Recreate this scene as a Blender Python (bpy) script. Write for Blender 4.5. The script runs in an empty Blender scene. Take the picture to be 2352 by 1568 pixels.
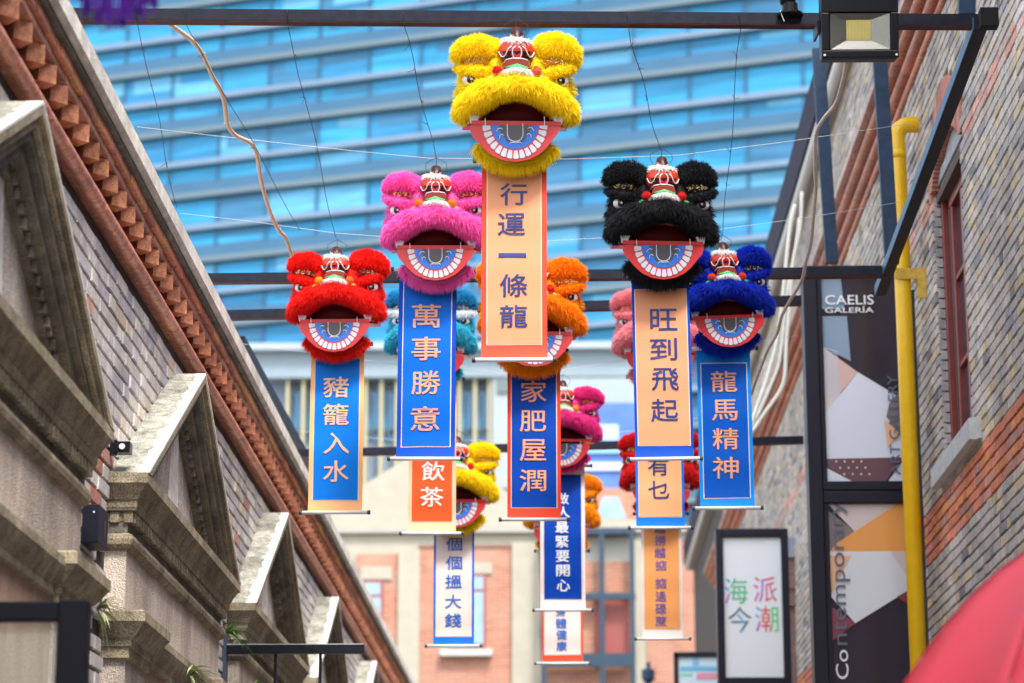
import bpy, math, random
import numpy as np
from mathutils import Vector, Matrix

random.seed(7)
rng = np.random.default_rng(7)
R = math.radians
S = bpy.context.scene
COL = S.collection

# ------------------------------------------------------------------ camera
PITCH, YAW = R(14.4), R(1.16)
cd = bpy.data.cameras.new('camera'); cam = bpy.data.objects.new('camera', cd); COL.objects.link(cam)
cam.location = (0, 0, 1.6); cam.rotation_euler = (math.pi / 2 + PITCH, 0, YAW)
cd.sensor_width = 36; cd.lens = 5673 / 2352 * 36
cd.clip_start = 0.1; cd.clip_end = 2000
cd.dof.use_dof = True; cd.dof.focus_distance = 10.9; cd.dof.aperture_fstop = 2.9; cd.dof.aperture_blades = 0
S.camera = cam

# ------------------------------------------------------------------ light
SUN_EL, SUN_AZ = 56, 156          # azimuth clockwise from +Y (down the lane); light comes from behind and a little right
w = bpy.data.worlds.new('World'); S.world = w; w.use_nodes = True
nt = w.node_tree; nt.nodes.clear()
wo = nt.nodes.new('ShaderNodeOutputWorld'); bg = nt.nodes.new('ShaderNodeBackground')
sk = nt.nodes.new('ShaderNodeTexSky'); sk.sky_type = 'NISHITA'; sk.sun_disc = False
sk.sun_elevation = R(SUN_EL); sk.sun_rotation = R(SUN_AZ); sk.air_density = 1.0; sk.dust_density = 2.5
hs = nt.nodes.new('ShaderNodeHueSaturation'); hs.inputs['Saturation'].default_value = 0.45
nt.links.new(sk.outputs[0], hs.inputs['Color']); nt.links.new(hs.outputs[0], bg.inputs[0])
nt.links.new(bg.outputs[0], wo.inputs[0]); bg.inputs[1].default_value = 0.15
sd = bpy.data.lights.new('sun', 'SUN'); sd.energy = 1.45; sd.angle = R(10); sd.color = (1, .95, .88)
sun = bpy.data.objects.new('sun', sd); COL.objects.link(sun)
_az = R(SUN_AZ); _el = R(SUN_EL)
_dir = Vector((math.sin(_az) * math.cos(_el), math.cos(_az) * math.cos(_el), math.sin(_el)))
sun.rotation_euler = _dir.to_track_quat('Z', 'Y').to_euler()
S.view_settings.view_transform = 'Standard'; S.view_settings.look = 'None'
S.view_settings.gamma = 1; S.view_settings.use_curve_mapping = False
S.view_settings.exposure = 1.78

# ------------------------------------------------------------------ sight lines: where a measured direction meets a real plane
F, CX, CY = 5673., 1176., 784.
FW = np.array([-math.sin(YAW) * math.cos(PITCH), math.cos(YAW) * math.cos(PITCH), math.sin(PITCH)])
RT = np.array([math.cos(YAW), math.sin(YAW), 0.]); UP = np.cross(RT, FW); C0 = np.array([0, 0, 1.6])
def ray(u, v): return FW + RT * (u - CX) / F - UP * (v - CY) / F
def onX(u, v, x): d = ray(u, v); return C0 + d * (x / d[0])
def onY(u, v, y): d = ray(u, v); return C0 + d * (y / d[1])
def proj(p):
    q = np.array(p) - C0; f = q @ FW
    return CX + F * (q @ RT) / f, CY - F * (q @ UP) / f

# ------------------------------------------------------------------ materials
def mat(name, col, rough=.6, var=0., vscale=8., bump=0., bscale=60., metal=0., spec=.5, stretch=None, col2=None,
        src=None, sheen=0., coat=0., alpha=None, dirt=None):
    m = bpy.data.materials.new(name); m.use_nodes = True; t = m.node_tree
    b = t.nodes['Principled BSDF']; b.inputs['Roughness'].default_value = rough; b.inputs['Metallic'].default_value = metal
    b.inputs['Specular IOR Level'].default_value = spec
    if sheen: b.inputs['Sheen Weight'].default_value = sheen
    if coat: b.inputs['Coat Weight'].default_value = coat; b.inputs['Coat Roughness'].default_value = .05
    base = None
    if src == 'object':
        oi = t.nodes.new('ShaderNodeObjectInfo'); base = oi.outputs['Color']
    elif src:
        at = t.nodes.new('ShaderNodeAttribute'); at.attribute_name = src; base = at.outputs['Color']
    geo = t.nodes.new('ShaderNodeNewGeometry'); pos = geo.outputs['Position']
    if stretch:
        mp = t.nodes.new('ShaderNodeMapping'); mp.inputs['Scale'].default_value = stretch
        t.links.new(pos, mp.inputs['Vector']); pos = mp.outputs[0]
    if base is None:
        rgb = t.nodes.new('ShaderNodeRGB'); rgb.outputs[0].default_value = (*col, 1); base = rgb.outputs[0]
    out = base
    if var or col2:
        n = t.nodes.new('ShaderNodeTexNoise'); n.inputs['Scale'].default_value = vscale; n.inputs['Detail'].default_value = 6
        n.inputs['Roughness'].default_value = .65
        t.links.new(pos, n.inputs['Vector'])
        if col2:
            cr = t.nodes.new('ShaderNodeValToRGB'); cr.color_ramp.elements[0].position = .4; cr.color_ramp.elements[1].position = .62
            t.links.new(n.outputs['Fac'], cr.inputs[0])
            mx = t.nodes.new('ShaderNodeMix'); mx.data_type = 'RGBA'
            t.links.new(cr.outputs[0], mx.inputs[0]); t.links.new(out, mx.inputs[6]); mx.inputs[7].default_value = (*col2, 1)
            out = mx.outputs[2]
        if var:
            n2 = t.nodes.new('ShaderNodeTexNoise'); n2.inputs['Scale'].default_value = vscale * 3.1; n2.inputs['Detail'].default_value = 5
            t.links.new(pos, n2.inputs['Vector'])
            mr = t.nodes.new('ShaderNodeMapRange'); mr.inputs[1].default_value = .3; mr.inputs[2].default_value = .7
            mr.inputs[3].default_value = 1 - var; mr.inputs[4].default_value = 1 + var
            t.links.new(n2.outputs['Fac'], mr.inputs[0])
            vm = t.nodes.new('ShaderNodeVectorMath'); vm.operation = 'SCALE'
            t.links.new(out, vm.inputs[0]); t.links.new(mr.outputs[0], vm.inputs['Scale']); out = vm.outputs[0]
    if dirt:      # speckle of grit
        n4 = t.nodes.new('ShaderNodeTexNoise'); n4.inputs['Scale'].default_value = dirt[0]; n4.inputs['Detail'].default_value = 2
        t.links.new(geo.outputs['Position'], n4.inputs['Vector'])
        mr = t.nodes.new('ShaderNodeMapRange'); mr.inputs[1].default_value = .35; mr.inputs[2].default_value = .65
        mr.inputs[3].default_value = 1 - dirt[1]; mr.inputs[4].default_value = 1 + dirt[1]
        t.links.new(n4.outputs['Fac'], mr.inputs[0])
        vm = t.nodes.new('ShaderNodeVectorMath'); vm.operation = 'SCALE'
        t.links.new(out, vm.inputs[0]); t.links.new(mr.outputs[0], vm.inputs['Scale']); out = vm.outputs[0]
    t.links.new(out, b.inputs['Base Color'])
    if bump:
        n3 = t.nodes.new('ShaderNodeTexNoise'); n3.inputs['Scale'].default_value = bscale; n3.inputs['Detail'].default_value = 5
        t.links.new(geo.outputs['Position'], n3.inputs['Vector'])
        bp = t.nodes.new('ShaderNodeBump'); bp.inputs['Strength'].default_value = bump; bp.inputs['Distance'].default_value = .01
        t.links.new(n3.outputs['Fac'], bp.inputs['Height']); t.links.new(bp.outputs[0], b.inputs['Normal'])
    if alpha is not None: b.inputs['Alpha'].default_value = alpha
    return m
_fl = {}
def flat(col, rough=.5, **k):
    key = (tuple(round(c, 4) for c in col), rough, tuple(sorted(k.items())))
    if key not in _fl: _fl[key] = mat('paint_%d' % len(_fl), col, rough, **k)
    return _fl[key]
def srgb(r, g, b):
    f = lambda c: ((c / 255 + .055) / 1.055) ** 2.4 if c > 10 else c / 255 / 12.92
    return (f(r), f(g), f(b))

# ------------------------------------------------------------------ mesh helpers
class MB:
    def __init__(s): s.v = []; s.f = []; s.fc = []
    def add(s, vs, fs, c=None):
        n = len(s.v); s.v += [tuple(p) for p in vs]; s.f += [tuple(i + n for i in f) for f in fs]
        s.fc += [c] * len(fs); return s
    def box(s, x0, x1, y0, y1, z0, z1, c=None):
        x0, x1 = min(x0, x1), max(x0, x1); y0, y1 = min(y0, y1), max(y0, y1); z0, z1 = min(z0, z1), max(z0, z1)
        v = [(x0,y0,z0),(x1,y0,z0),(x1,y1,z0),(x0,y1,z0),(x0,y0,z1),(x1,y0,z1),(x1,y1,z1),(x0,y1,z1)]
        return s.add(v, [(0,3,2,1),(4,5,6,7),(0,1,5,4),(1,2,6,5),(2,3,7,6),(3,0,4,7)], c)
    def prism(s, poly, axis, a, b, c=None):
        """polygon (p, q) extruded along axis from a to b; axis x: (y,z); y: (x,z); z: (x,y)"""
        mk = {'x': lambda p, t: (t, p[0], p[1]), 'y': lambda p, t: (p[0], t, p[1]), 'z': lambda p, t: (p[0], p[1], t)}[axis]
        n = len(poly); v = [mk(p, a) for p in poly] + [mk(p, b) for p in poly]
        fs = [tuple(range(n)), tuple(range(2 * n - 1, n - 1, -1))] + [(i, i + n, (i + 1) % n + n, (i + 1) % n) for i in range(n)]
        return s.add(v, fs, c)
    def tube(s, pts, r, n=6, cap=True, c=None):
        pts = [Vector(p) for p in pts]; rs = r if isinstance(r, (list, tuple)) else [r] * len(pts)
        ring = []; vs = []
        ref = Vector((0, 0, 1)) if abs((pts[-1] - pts[0]).normalized().z) < .9 else Vector((1, 0, 0))
        for i, p in enumerate(pts):
            d = (pts[min(i + 1, len(pts) - 1)] - pts[max(i - 1, 0)]).normalized()
            a = d.cross(ref)
            a = a.normalized() if a.length > 1e-4 else Vector((1, 0, 0))
            b = d.cross(a).normalized()
            for k in range(n):
                t = 2 * math.pi * k / n; vs.append(p + (a * math.cos(t) + b * math.sin(t)) * rs[i])
        fs = []
        for i in range(len(pts) - 1):
            for k in range(n):
                fs.append((i*n+k, i*n+(k+1)%n, (i+1)*n+(k+1)%n, (i+1)*n+k))
        if cap: fs += [tuple(range(n))[::-1], tuple(range((len(pts)-1)*n, len(pts)*n))]
        return s.add(vs, fs, c)
    def ell(s, c, r, nu=16, nv=10, rot=None, jit=0, cc=None):
        vs = []; fs = []
        M = rot or Matrix.Identity(3)
        for j in range(nv + 1):
            ph = math.pi * j / nv
            for i in range(nu):
                th = 2 * math.pi * i / nu
                p = Vector((r[0]*math.sin(ph)*math.cos(th), r[1]*math.sin(ph)*math.sin(th), r[2]*math.cos(ph)))
                if jit: p *= 1 + jit * math.sin(3.1*th + 5*ph) * .5
                vs.append(M @ p + Vector(c))
        for j in range(nv):
            for i in range(nu):
                a, b = j*nu+i, j*nu+(i+1)%nu; d, e = a+nu, b+nu
                if j == 0: fs.append((a, d, e))
                elif j == nv-1: fs.append((a, d, b))
                else: fs.append((a, d, e, b))
        return s.add(vs, fs, cc)
    def mesh(s, name, smooth=False, bc=False):
        m = bpy.data.meshes.new(name); m.from_pydata(s.v, [], s.f); m.update()
        if smooth:
            m.polygons.foreach_set('use_smooth', [True] * len(m.polygons))
        if bc:
            at = m.color_attributes.new('bc', 'FLOAT_COLOR', 'CORNER')
            arr = []
            for p, c in zip(m.polygons, s.fc): arr += [*(c or (.5, .5, .5)), 1] * p.loop_total
            at.data.foreach_set('color', arr)
        return m
def fixn(m):
    import bmesh
    b = bmesh.new(); b.from_mesh(m); bmesh.ops.recalc_face_normals(b, faces=b.faces); b.to_mesh(m); b.free(); return m
def obj(name, m, material=None, parent=None, smooth=False, kind=None, label=None, cat=None, group=None, color=None, bc=False, loc=None):
    if isinstance(m, MB): m = fixn(m.mesh(name, smooth, bc))
    o = bpy.data.objects.new(name, m); COL.objects.link(o)
    if material is not None and len(m.materials) == 0: m.materials.append(material)
    if parent: o.parent = parent
    if loc is not None: o.location = loc
    if color: o.color = (*color, 1)
    for k, v in (('kind', kind), ('label', label), ('category', cat), ('group', group)):
        if v: o[k] = v
    return o
def thing(name, label, cat, loc=(0, 0, 0), group=None):
    o = bpy.data.objects.new(name, None); COL.objects.link(o); o.location = loc; o['label'] = label; o['category'] = cat
    o.empty_display_size = .1
    if group: o['group'] = group
    return o
def bevel(o, wd=.004, seg=2):
    md = o.modifiers.new('bevel', 'BEVEL'); md.width = wd; md.segments = seg; md.limit_method = 'ANGLE'; return o
_tc = bpy.data.curves.new('_t', 'FONT'); _to = bpy.data.objects.new('_t', _tc); COL.objects.link(_to)
def glyph(txt, wide, high, bold=.012, extr=.0):
    """mesh of the text in its plane (x right, z up, facing -y), centred, fitted to wide x high"""
    _tc.body = txt; _tc.size = 1; _tc.offset = 0; _tc.extrude = 0; _tc.resolution_u = 3
    _tc.bevel_depth = max(0, bold); _tc.bevel_resolution = 0
    bpy.context.view_layer.update()
    dg = bpy.context.evaluated_depsgraph_get()
    m = bpy.data.meshes.new_from_object(_to.evaluated_get(dg))
    co = np.empty(len(m.vertices) * 3); m.vertices.foreach_get('co', co); co = co.reshape(-1, 3)
    if len(co):
        lo, hi = co.min(0), co.max(0); c = (lo + hi) / 2; sz = np.maximum(hi - lo, 1e-3)
        sx = wide / sz[0]; sz_ = high / sz[1] if high else sx
        if not wide: sx = sz_
        o = np.zeros_like(co); o[:, 0] = (co[:, 0] - c[0]) * sx; o[:, 2] = (co[:, 1] - c[1]) * sz_; o[:, 1] = -(co[:, 2] - c[2]) * .02
        m.vertices.foreach_set('co', o.ravel()); m.update()
    m.materials.clear()
    return m

# ================================================================== GROUND
ASPH = mat('lane_stone', (.27, .26, .25), .85, var=.25, vscale=2, bump=.3, bscale=30)
obj('ground', MB().add([(-600, -100, 0), (600, -100, 0), (600, 900, 0), (-600, 900, 0)], [(0, 1, 2, 3)]), mat('earth', (.26, .25, .23), .9, var=.2, vscale=.5), kind='structure')
obj('lane', MB().box(-1.8, 2.14, -10, 42, -.05, .02), ASPH, kind='structure')

# ================================================================== BRICKWORK
BR_O = mat('brick_face', (.3, .3, .3), .88, src='object', var=.22, vscale=14, bump=.5, bscale=90, stretch=(1, 1, .35), dirt=(260, .18))
BR_M = mat('brick_face_far', (.3, .3, .3), .88, src='bc', var=.22, vscale=14, bump=.5, bscale=90, stretch=(1, 1, .35), dirt=(260, .18))
MORTAR = mat('mortar', (.07, .06, .055), .95, var=.3, vscale=20, bump=.5)
def stain(m, sc=.9, lo=.68, hi=1.15):
    t = m.node_tree; b = t.nodes['Principled BSDF']; old = b.inputs['Base Color'].links[0].from_socket
    g = t.nodes.new('ShaderNodeNewGeometry'); mp = t.nodes.new('ShaderNodeMapping'); mp.inputs['Scale'].default_value = (1, 1, .45)
    t.links.new(g.outputs['Position'], mp.inputs['Vector']); n = t.nodes.new('ShaderNodeTexNoise'); n.inputs['Scale'].default_value = sc; n.inputs['Detail'].default_value = 7; n.inputs['Roughness'].default_value = .7
    t.links.new(mp.outputs[0], n.inputs['Vector']); mr = t.nodes.new('ShaderNodeMapRange'); mr.inputs[1].default_value = .35; mr.inputs[2].default_value = .65; mr.inputs[3].default_value = lo; mr.inputs[4].default_value = hi
    t.links.new(n.outputs['Fac'], mr.inputs[0]); vm = t.nodes.new('ShaderNodeVectorMath'); vm.operation = 'SCALE'
    t.links.new(old, vm.inputs[0]); t.links.new(mr.outputs[0], vm.inputs['Scale']); t.links.new(vm.outputs[0], b.inputs['Base Color']); return m
stain(BR_O, 1.3); stain(BR_M, 1.3)
def unit_brick():
    v = [(-.5,-.5,-.5),(.5,-.5,-.5),(.5,.5,-.5),(-.5,.5,-.5)]
    e = .44
    # x is the outward face (towards +x), chamfered a little
    vs = [(-.5,-.5,-.5),(-.5,.5,-.5),(-.5,.5,.5),(-.5,-.5,.5),(.3,-.5,-.5),(.3,.5,-.5),(.3,.5,.5),(.3,-.5,.5),(.5,-.48,-e),(.5,.485,-e),(.5,.48,e),(.5,-.485,e)]
    fs = [(0,3,2,1),(0,1,5,4),(1,2,6,5),(2,3,7,6),(3,0,4,7),(4,5,9,8),(5,6,10,9),(6,7,11,10),(7,4,8,11),(8,9,10,11)]
    return vs, fs
UBV, UBF = unit_brick()
UBM = fixn(MB().add(UBV, UBF).mesh('brick')); UBM.materials.append(BR_O)
UBA = np.array(UBV)
def lay_bricks(parent, xw, sgn, y0, y1, z0, z1, colf, skip, nobj=300, course=.06, joint=.0105, cut=None, lf=1):
    """bricks standing on the wall plane x = xw facing sgn"""
    L = []
    nz = int((z1 - z0) / course)
    for k in range(nz):
        z = z0 + (k + .5) * course
        y = y0 - random.random() * .05 - (.16 if k % 2 else 0); j = k
        while y < y1:
            ln = (.215 if (j + k) % 2 == 0 else .105) * lf
            ln *= random.uniform(.93, 1.07)
            a, b = max(y, y0), min(y + ln, y1)
            yc = (a + b) / 2
            if cut and cut[2] < z < cut[3]:
                if a < cut[0] < b: b = cut[0]
                if a < cut[1] < b: a = cut[1]
                yc = (a + b) / 2
            if b - a > .02 and not skip(a, b, z):
                L.append((yc, z, b - a - .002, k))
            y += ln + .005; j += 1
    inv = []
    for i, (yc, z, ln, k) in enumerate(L):
        u, v = proj((xw, yc, z))
        inv.append((0 if (-20 < u < 2372 and -20 < v < 1588) else 1, yc))
    order = sorted(range(len(L)), key=lambda i: inv[i])
    mb = MB(); cnt = 0
    for rank, i in enumerate(order):
        yc, z, ln, k = L[i]
        th = .03 + random.uniform(-.0025, .0035); h = course - joint + random.uniform(-.002, .002)
        c = colf(yc, z, k); dz = random.uniform(-.0015, .0015)
        rx = random.uniform(-.012, .012)
        if rank < nobj and inv[i][0] == 0:
            o = bpy.data.objects.new('brick', UBM); COL.objects.link(o); o.parent = parent
            o.location = (xw + sgn * (th / 2 - .015), yc, z + dz); o.scale = (th * sgn, ln, h); o.rotation_euler = (rx, 0, 0)
            o.color = (*c, 1)
        else:
            if inv[i][0] and rank > nobj * 3 and yc < 5: continue
            P = UBA * np.array([th * sgn, ln, h])
            P[:, 2] += P[:, 1] * rx
            P += np.array([xw + sgn * (th / 2 - .015), yc, z + dz])
            mb.add([tuple(p) for p in P], UBF, c)
    m = mb.mesh('brickwork', bc=True); fixn(m)
    obj('brickwork', m, BR_M, parent, kind='stuff')
def pick(cols):
    t = random.random(); a = 0
    for wgt, c in cols:
        a += wgt
        if t < a:
            f = random.uniform(.82, 1.15); return tuple(x * f for x in c)
    return cols[-1][1]

# ================================================================== LEFT BUILDING
XL = -1.8
left = thing('brick_shop_house', 'low grey brick shop row with concrete pediments and an orange toothed brick cornice', 'building')
PEDS = [7.36, 11.02, 14.55, 17.95, 21.75, 25.4]
HW = 1.45; ZT = 3.53; ZA = 4.285
def in_ped(a, b, z):
    for c in PEDS:
        if b > c - HW + .03 and a < c + HW - .03 and z < ZT: return True
        d = max(abs(a - c), abs(b - c))
        if d < HW and z < ZT + (ZA - ZT) * (1 - d / HW) - .03: return True
    return False
LCOLS = [(.46, (.54, .50, .49)), (.2, (.44, .41, .45)), (.26, (.60, .55, .52)), (.05, (.6, .5, .41)), (.02, (.34, .32, .36)), (.01, (.5, .26, .2))]
obj('wall', MB().box(-4.6, XL - .012, -1, 29.9, 0, 4.44), MORTAR, left)
lay_bricks(left, XL, 1, 5.2, 29.8, 2.46, 4.42, lambda y, z, k: (.46, .2, .15) if (abs(y - 9.35) < .12 and 3.25 < z < 3.6 and random.random() < .7) else pick(LCOLS), in_ped, course=.068, joint=.0125, lf=1.15)
# cornice: terracotta roll, two rows of dog tooth bricks, oversailing courses, concrete slab
TERRA = mat('terracotta', (.52, .19, .11), .6, var=.3, vscale=9, bump=.35, bscale=50, col2=(.40, .13, .08), dirt=(150, .25))
TERRA2 = mat('terracotta_light', (.42, .17, .10), .42, src='object', var=.3, vscale=9, bump=.35, bscale=50, dirt=(150, .25))
TERRAm = mat('terracotta_course', (.42, .17, .10), .7, src='bc', var=.3, vscale=9, bump=.4, bscale=60, dirt=(150, .3))
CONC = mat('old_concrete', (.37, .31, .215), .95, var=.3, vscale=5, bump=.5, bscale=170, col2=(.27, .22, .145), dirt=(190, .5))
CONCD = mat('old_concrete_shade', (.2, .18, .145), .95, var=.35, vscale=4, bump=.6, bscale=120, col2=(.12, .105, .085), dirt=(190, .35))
SLAB = mat('eave_concrete', (.78, .74, .67), .9, var=.22, vscale=3, bump=.5, bscale=90, col2=(.66, .62, .56))
rollm = None
n = 0; y = 4.6
while y < 29.8:
    ln = .26
    mb = MB(); pts = [(XL + .035, 0, 0), (XL + .035, .01, 0), (XL + .035, ln - .012, 0), (XL + .035, ln - .003, 0)]
    if rollm is None:
        rollm = mb.tube(pts, [.026, .0275, .0275, .026], 12).mesh('roll_tile', smooth=True); fixn(rollm); rollm.materials.append(TERRA2)
    f = random.uniform(.8, 1.15)
    obj('roll_tile', rollm, None, left, color=(.78 * f, .31 * f, .20 * f), loc=(0, y, 4.464 + random.uniform(-.001, .001)))
    y += ln
obj('bed_course', MB().box(XL - .2, XL + .02, 4.5, 29.9, 4.445, 4.503), TERRA, left)
toothm = MB().add([(-.05,0,0),(0,-.05,0),(.05,0,0),(0,.05,0),(-.05,0,.068),(0,-.05,.068),(.05,0,.068),(0,.05,.068)],
                  [(0,3,2,1),(4,5,6,7),(0,1,5,4),(1,2,6,5),(2,3,7,6),(3,0,4,7)]).mesh('dogtooth_brick'); fixn(toothm); toothm.materials.append(TERRA2)
far = MB()
cnt = 0
for yy in np.arange(4.9, 29.8, .2):
    for lay in (0, 1):
        f = random.uniform(.75, 1.2)
        x = XL + (.037 if lay else -.034); z = 4.503 + lay * .036; y2 = yy + (.0825 if lay else 0) * 0
        col = (.50 * f, .28 * f, .22 * f) if lay == 0 else (.66 * f, .27 * f, .15 * f)
        if cnt < 200:
            obj('dogtooth_brick', toothm, None, left, color=col, loc=(x, y2 + random.uniform(-.006, .006), z + random.uniform(-.001, .001))); cnt += 1
        else:
            P = [(v.co.x + x, v.co.y + y2, v.co.z + z) for v in toothm.vertices]
            far.add(P, [tuple(p.vertices) for p in toothm.polygons], col)
obj('dogtooth_course', far, TERRAm, left, kind='stuff', bc=True)
obj('frieze_back', MB().box(XL - .2, XL - .06, 4.5, 29.9, 4.503, 4.61), mat('recess_shade_brick', (.12, .05, .035), .9, var=.3), left)  # dark colour stands for the shade in the recess behind the teeth
def course(name, x, z0, z1, ln, cols, nobj):
    mb = MB(); y = 4.7; i = 0
    while y < 29.8:
        f = random.uniform(.75, 1.2); c = tuple(k * f for k in random.choice(cols)); dx = random.uniform(-.003, .003)
        if i < nobj:
            o = obj(name, MB().box(-.14, 0, 0, ln - .006, 0, z1 - z0), TERRA2, left, color=c, loc=(x + dx, y, z0)); bevel(o, .004, 1)
        else: mb.box(x - .14, x + dx, y, y + ln - .006, z0, z1, c)
        y += ln; i += 1
    obj(name + '_run', mb, TERRAm, left, kind='stuff', bc=True)
course('oversail_brick', XL + .083, 4.610, 4.643, .24, [(.5, .22, .14), (.44, .18, .13)], 40)
course('edge_tile', XL + .1, 4.644, 4.69, .2, [(.60, .20, .08), (.52, .16, .08), (.68, .27, .08)], 50)
obj('soffit_shade_band', MB().box(-4.7, XL + .118, 4.5, 29.9, 4.691, 4.716), CONCD, left)  # dark concrete course stands for the shadow under the eave slab
obj('eave_slab', MB().prism([(-4.75, 4.717), (XL + .13, 4.717), (XL + .142, 4.73), (XL + .142, 4.80), (XL + .13, 4.806), (-4.75, 4.95)], 'y', 4.5, 29.95), SLAB, left)
obj('roof', MB().prism([(-4.8, 4.95), (XL - .15, 4.84), (-3.3, 5.6), (-4.8, 5.7)], 'y', 4.6, 29.9), mat('roof_tile_grey', (.12, .12, .13), .8, var=.3), left)

# ---- concrete pediment bays
LICH = mat('weathered_cap', (.36, .35, .30), .95, var=.3, vscale=9, bump=.9, bscale=90, col2=(.2, .2, .16), stretch=(1, 1, 1), dirt=(120, .3))
def paint_cap():
    m = LICH.copy(); m.name = 'weathered_cap_painted_edge'; t = m.node_tree; b = t.nodes['Principled BSDF']
    old = b.inputs['Base Color'].links[0].from_socket
    g = t.nodes.new('ShaderNodeNewGeometry'); sx = t.nodes.new('ShaderNodeSeparateXYZ'); t.links.new(g.outputs['Position'], sx.inputs[0])
    nz = t.nodes.new('ShaderNodeTexNoise'); nz.inputs['Scale'].default_value = 12; nz.inputs['Detail'].default_value = 6; t.links.new(g.outputs['Position'], nz.inputs['Vector'])
    a = t.nodes.new('ShaderNodeMath'); a.operation = 'MULTIPLY_ADD'; a.inputs[1].default_value = .09; t.links.new(nz.outputs['Fac'], a.inputs[0]); t.links.new(sx.outputs['X'], a.inputs[2])
    c = t.nodes.new('ShaderNodeMath'); c.operation = 'GREATER_THAN'; c.inputs[1].default_value = -1.632; t.links.new(a.outputs[0], c.inputs[0])
    mx = t.nodes.new('ShaderNodeMix'); mx.data_type = 'RGBA'; t.links.new(c.outputs[0], mx.inputs[0]); t.links.new(old, mx.inputs[6]); mx.inputs[7].default_value = (.72, .72, .68, 1)
    t.links.new(mx.outputs[2], b.inputs['Base Color']); return m
CAP = paint_cap()
STUC = mat('pinkish_stucco', (.60, .505, .43), .95, var=.16, vscale=3, bump=.9, bscale=150, col2=(.50, .41, .35), stretch=(1, 1, .3), dirt=(150, .28))
PANEL = mat('reddish_render', (.46, .30, .22), .95, var=.2, vscale=3, bump=.6, bscale=120, stretch=(1, 1, .3), dirt=(150, .2))
STUC = stain(STUC, 1.8, .58, 1.1); CONC = stain(CONC, 2.0, .52, 1.08); PANEL = stain(PANEL, 1.5, .75, 1.1)
TYMP = mat('tympanum_stucco', (.55, .49, .46), .95, var=.2, vscale=3, bump=.9, bscale=150, col2=(.42, .37, .34), stretch=(1, 1, .25), dirt=(150, .4))
def mould(bay, name, prof, y0, y1, m=None, ret=True):
    """profile [(projection, z)] from bottom to top, mitred at both ends back to the wall"""
    n = len(prof); vs = []; B = XL - .01
    a = [(XL + p, y0 + (prof_max(prof) - p if ret else 0), z) for p, z in prof]
    b = [(XL + p, y1 - (prof_max(prof) - p if ret else 0), z) for p, z in prof]
    wa = [(B, q[1], q[2]) for q in a]; wb = [(B, q[1], q[2]) for q in b]
    vs = wa + a + b + wb; fs = []
    for s in range(3):
        for i in range(n - 1): fs.append((s*n+i, (s+1)*n+i, (s+1)*n+i+1, s*n+i+1))
    fs.append((0, 3*n, 2*n, n)); fs.append((n-1, 2*n-1, 3*n-1, 4*n-1))
    o = obj(name, MB().add(vs, fs), m or CONC, bay); return o
def prof_max(p): return max(q[0] for q in p)
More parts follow.
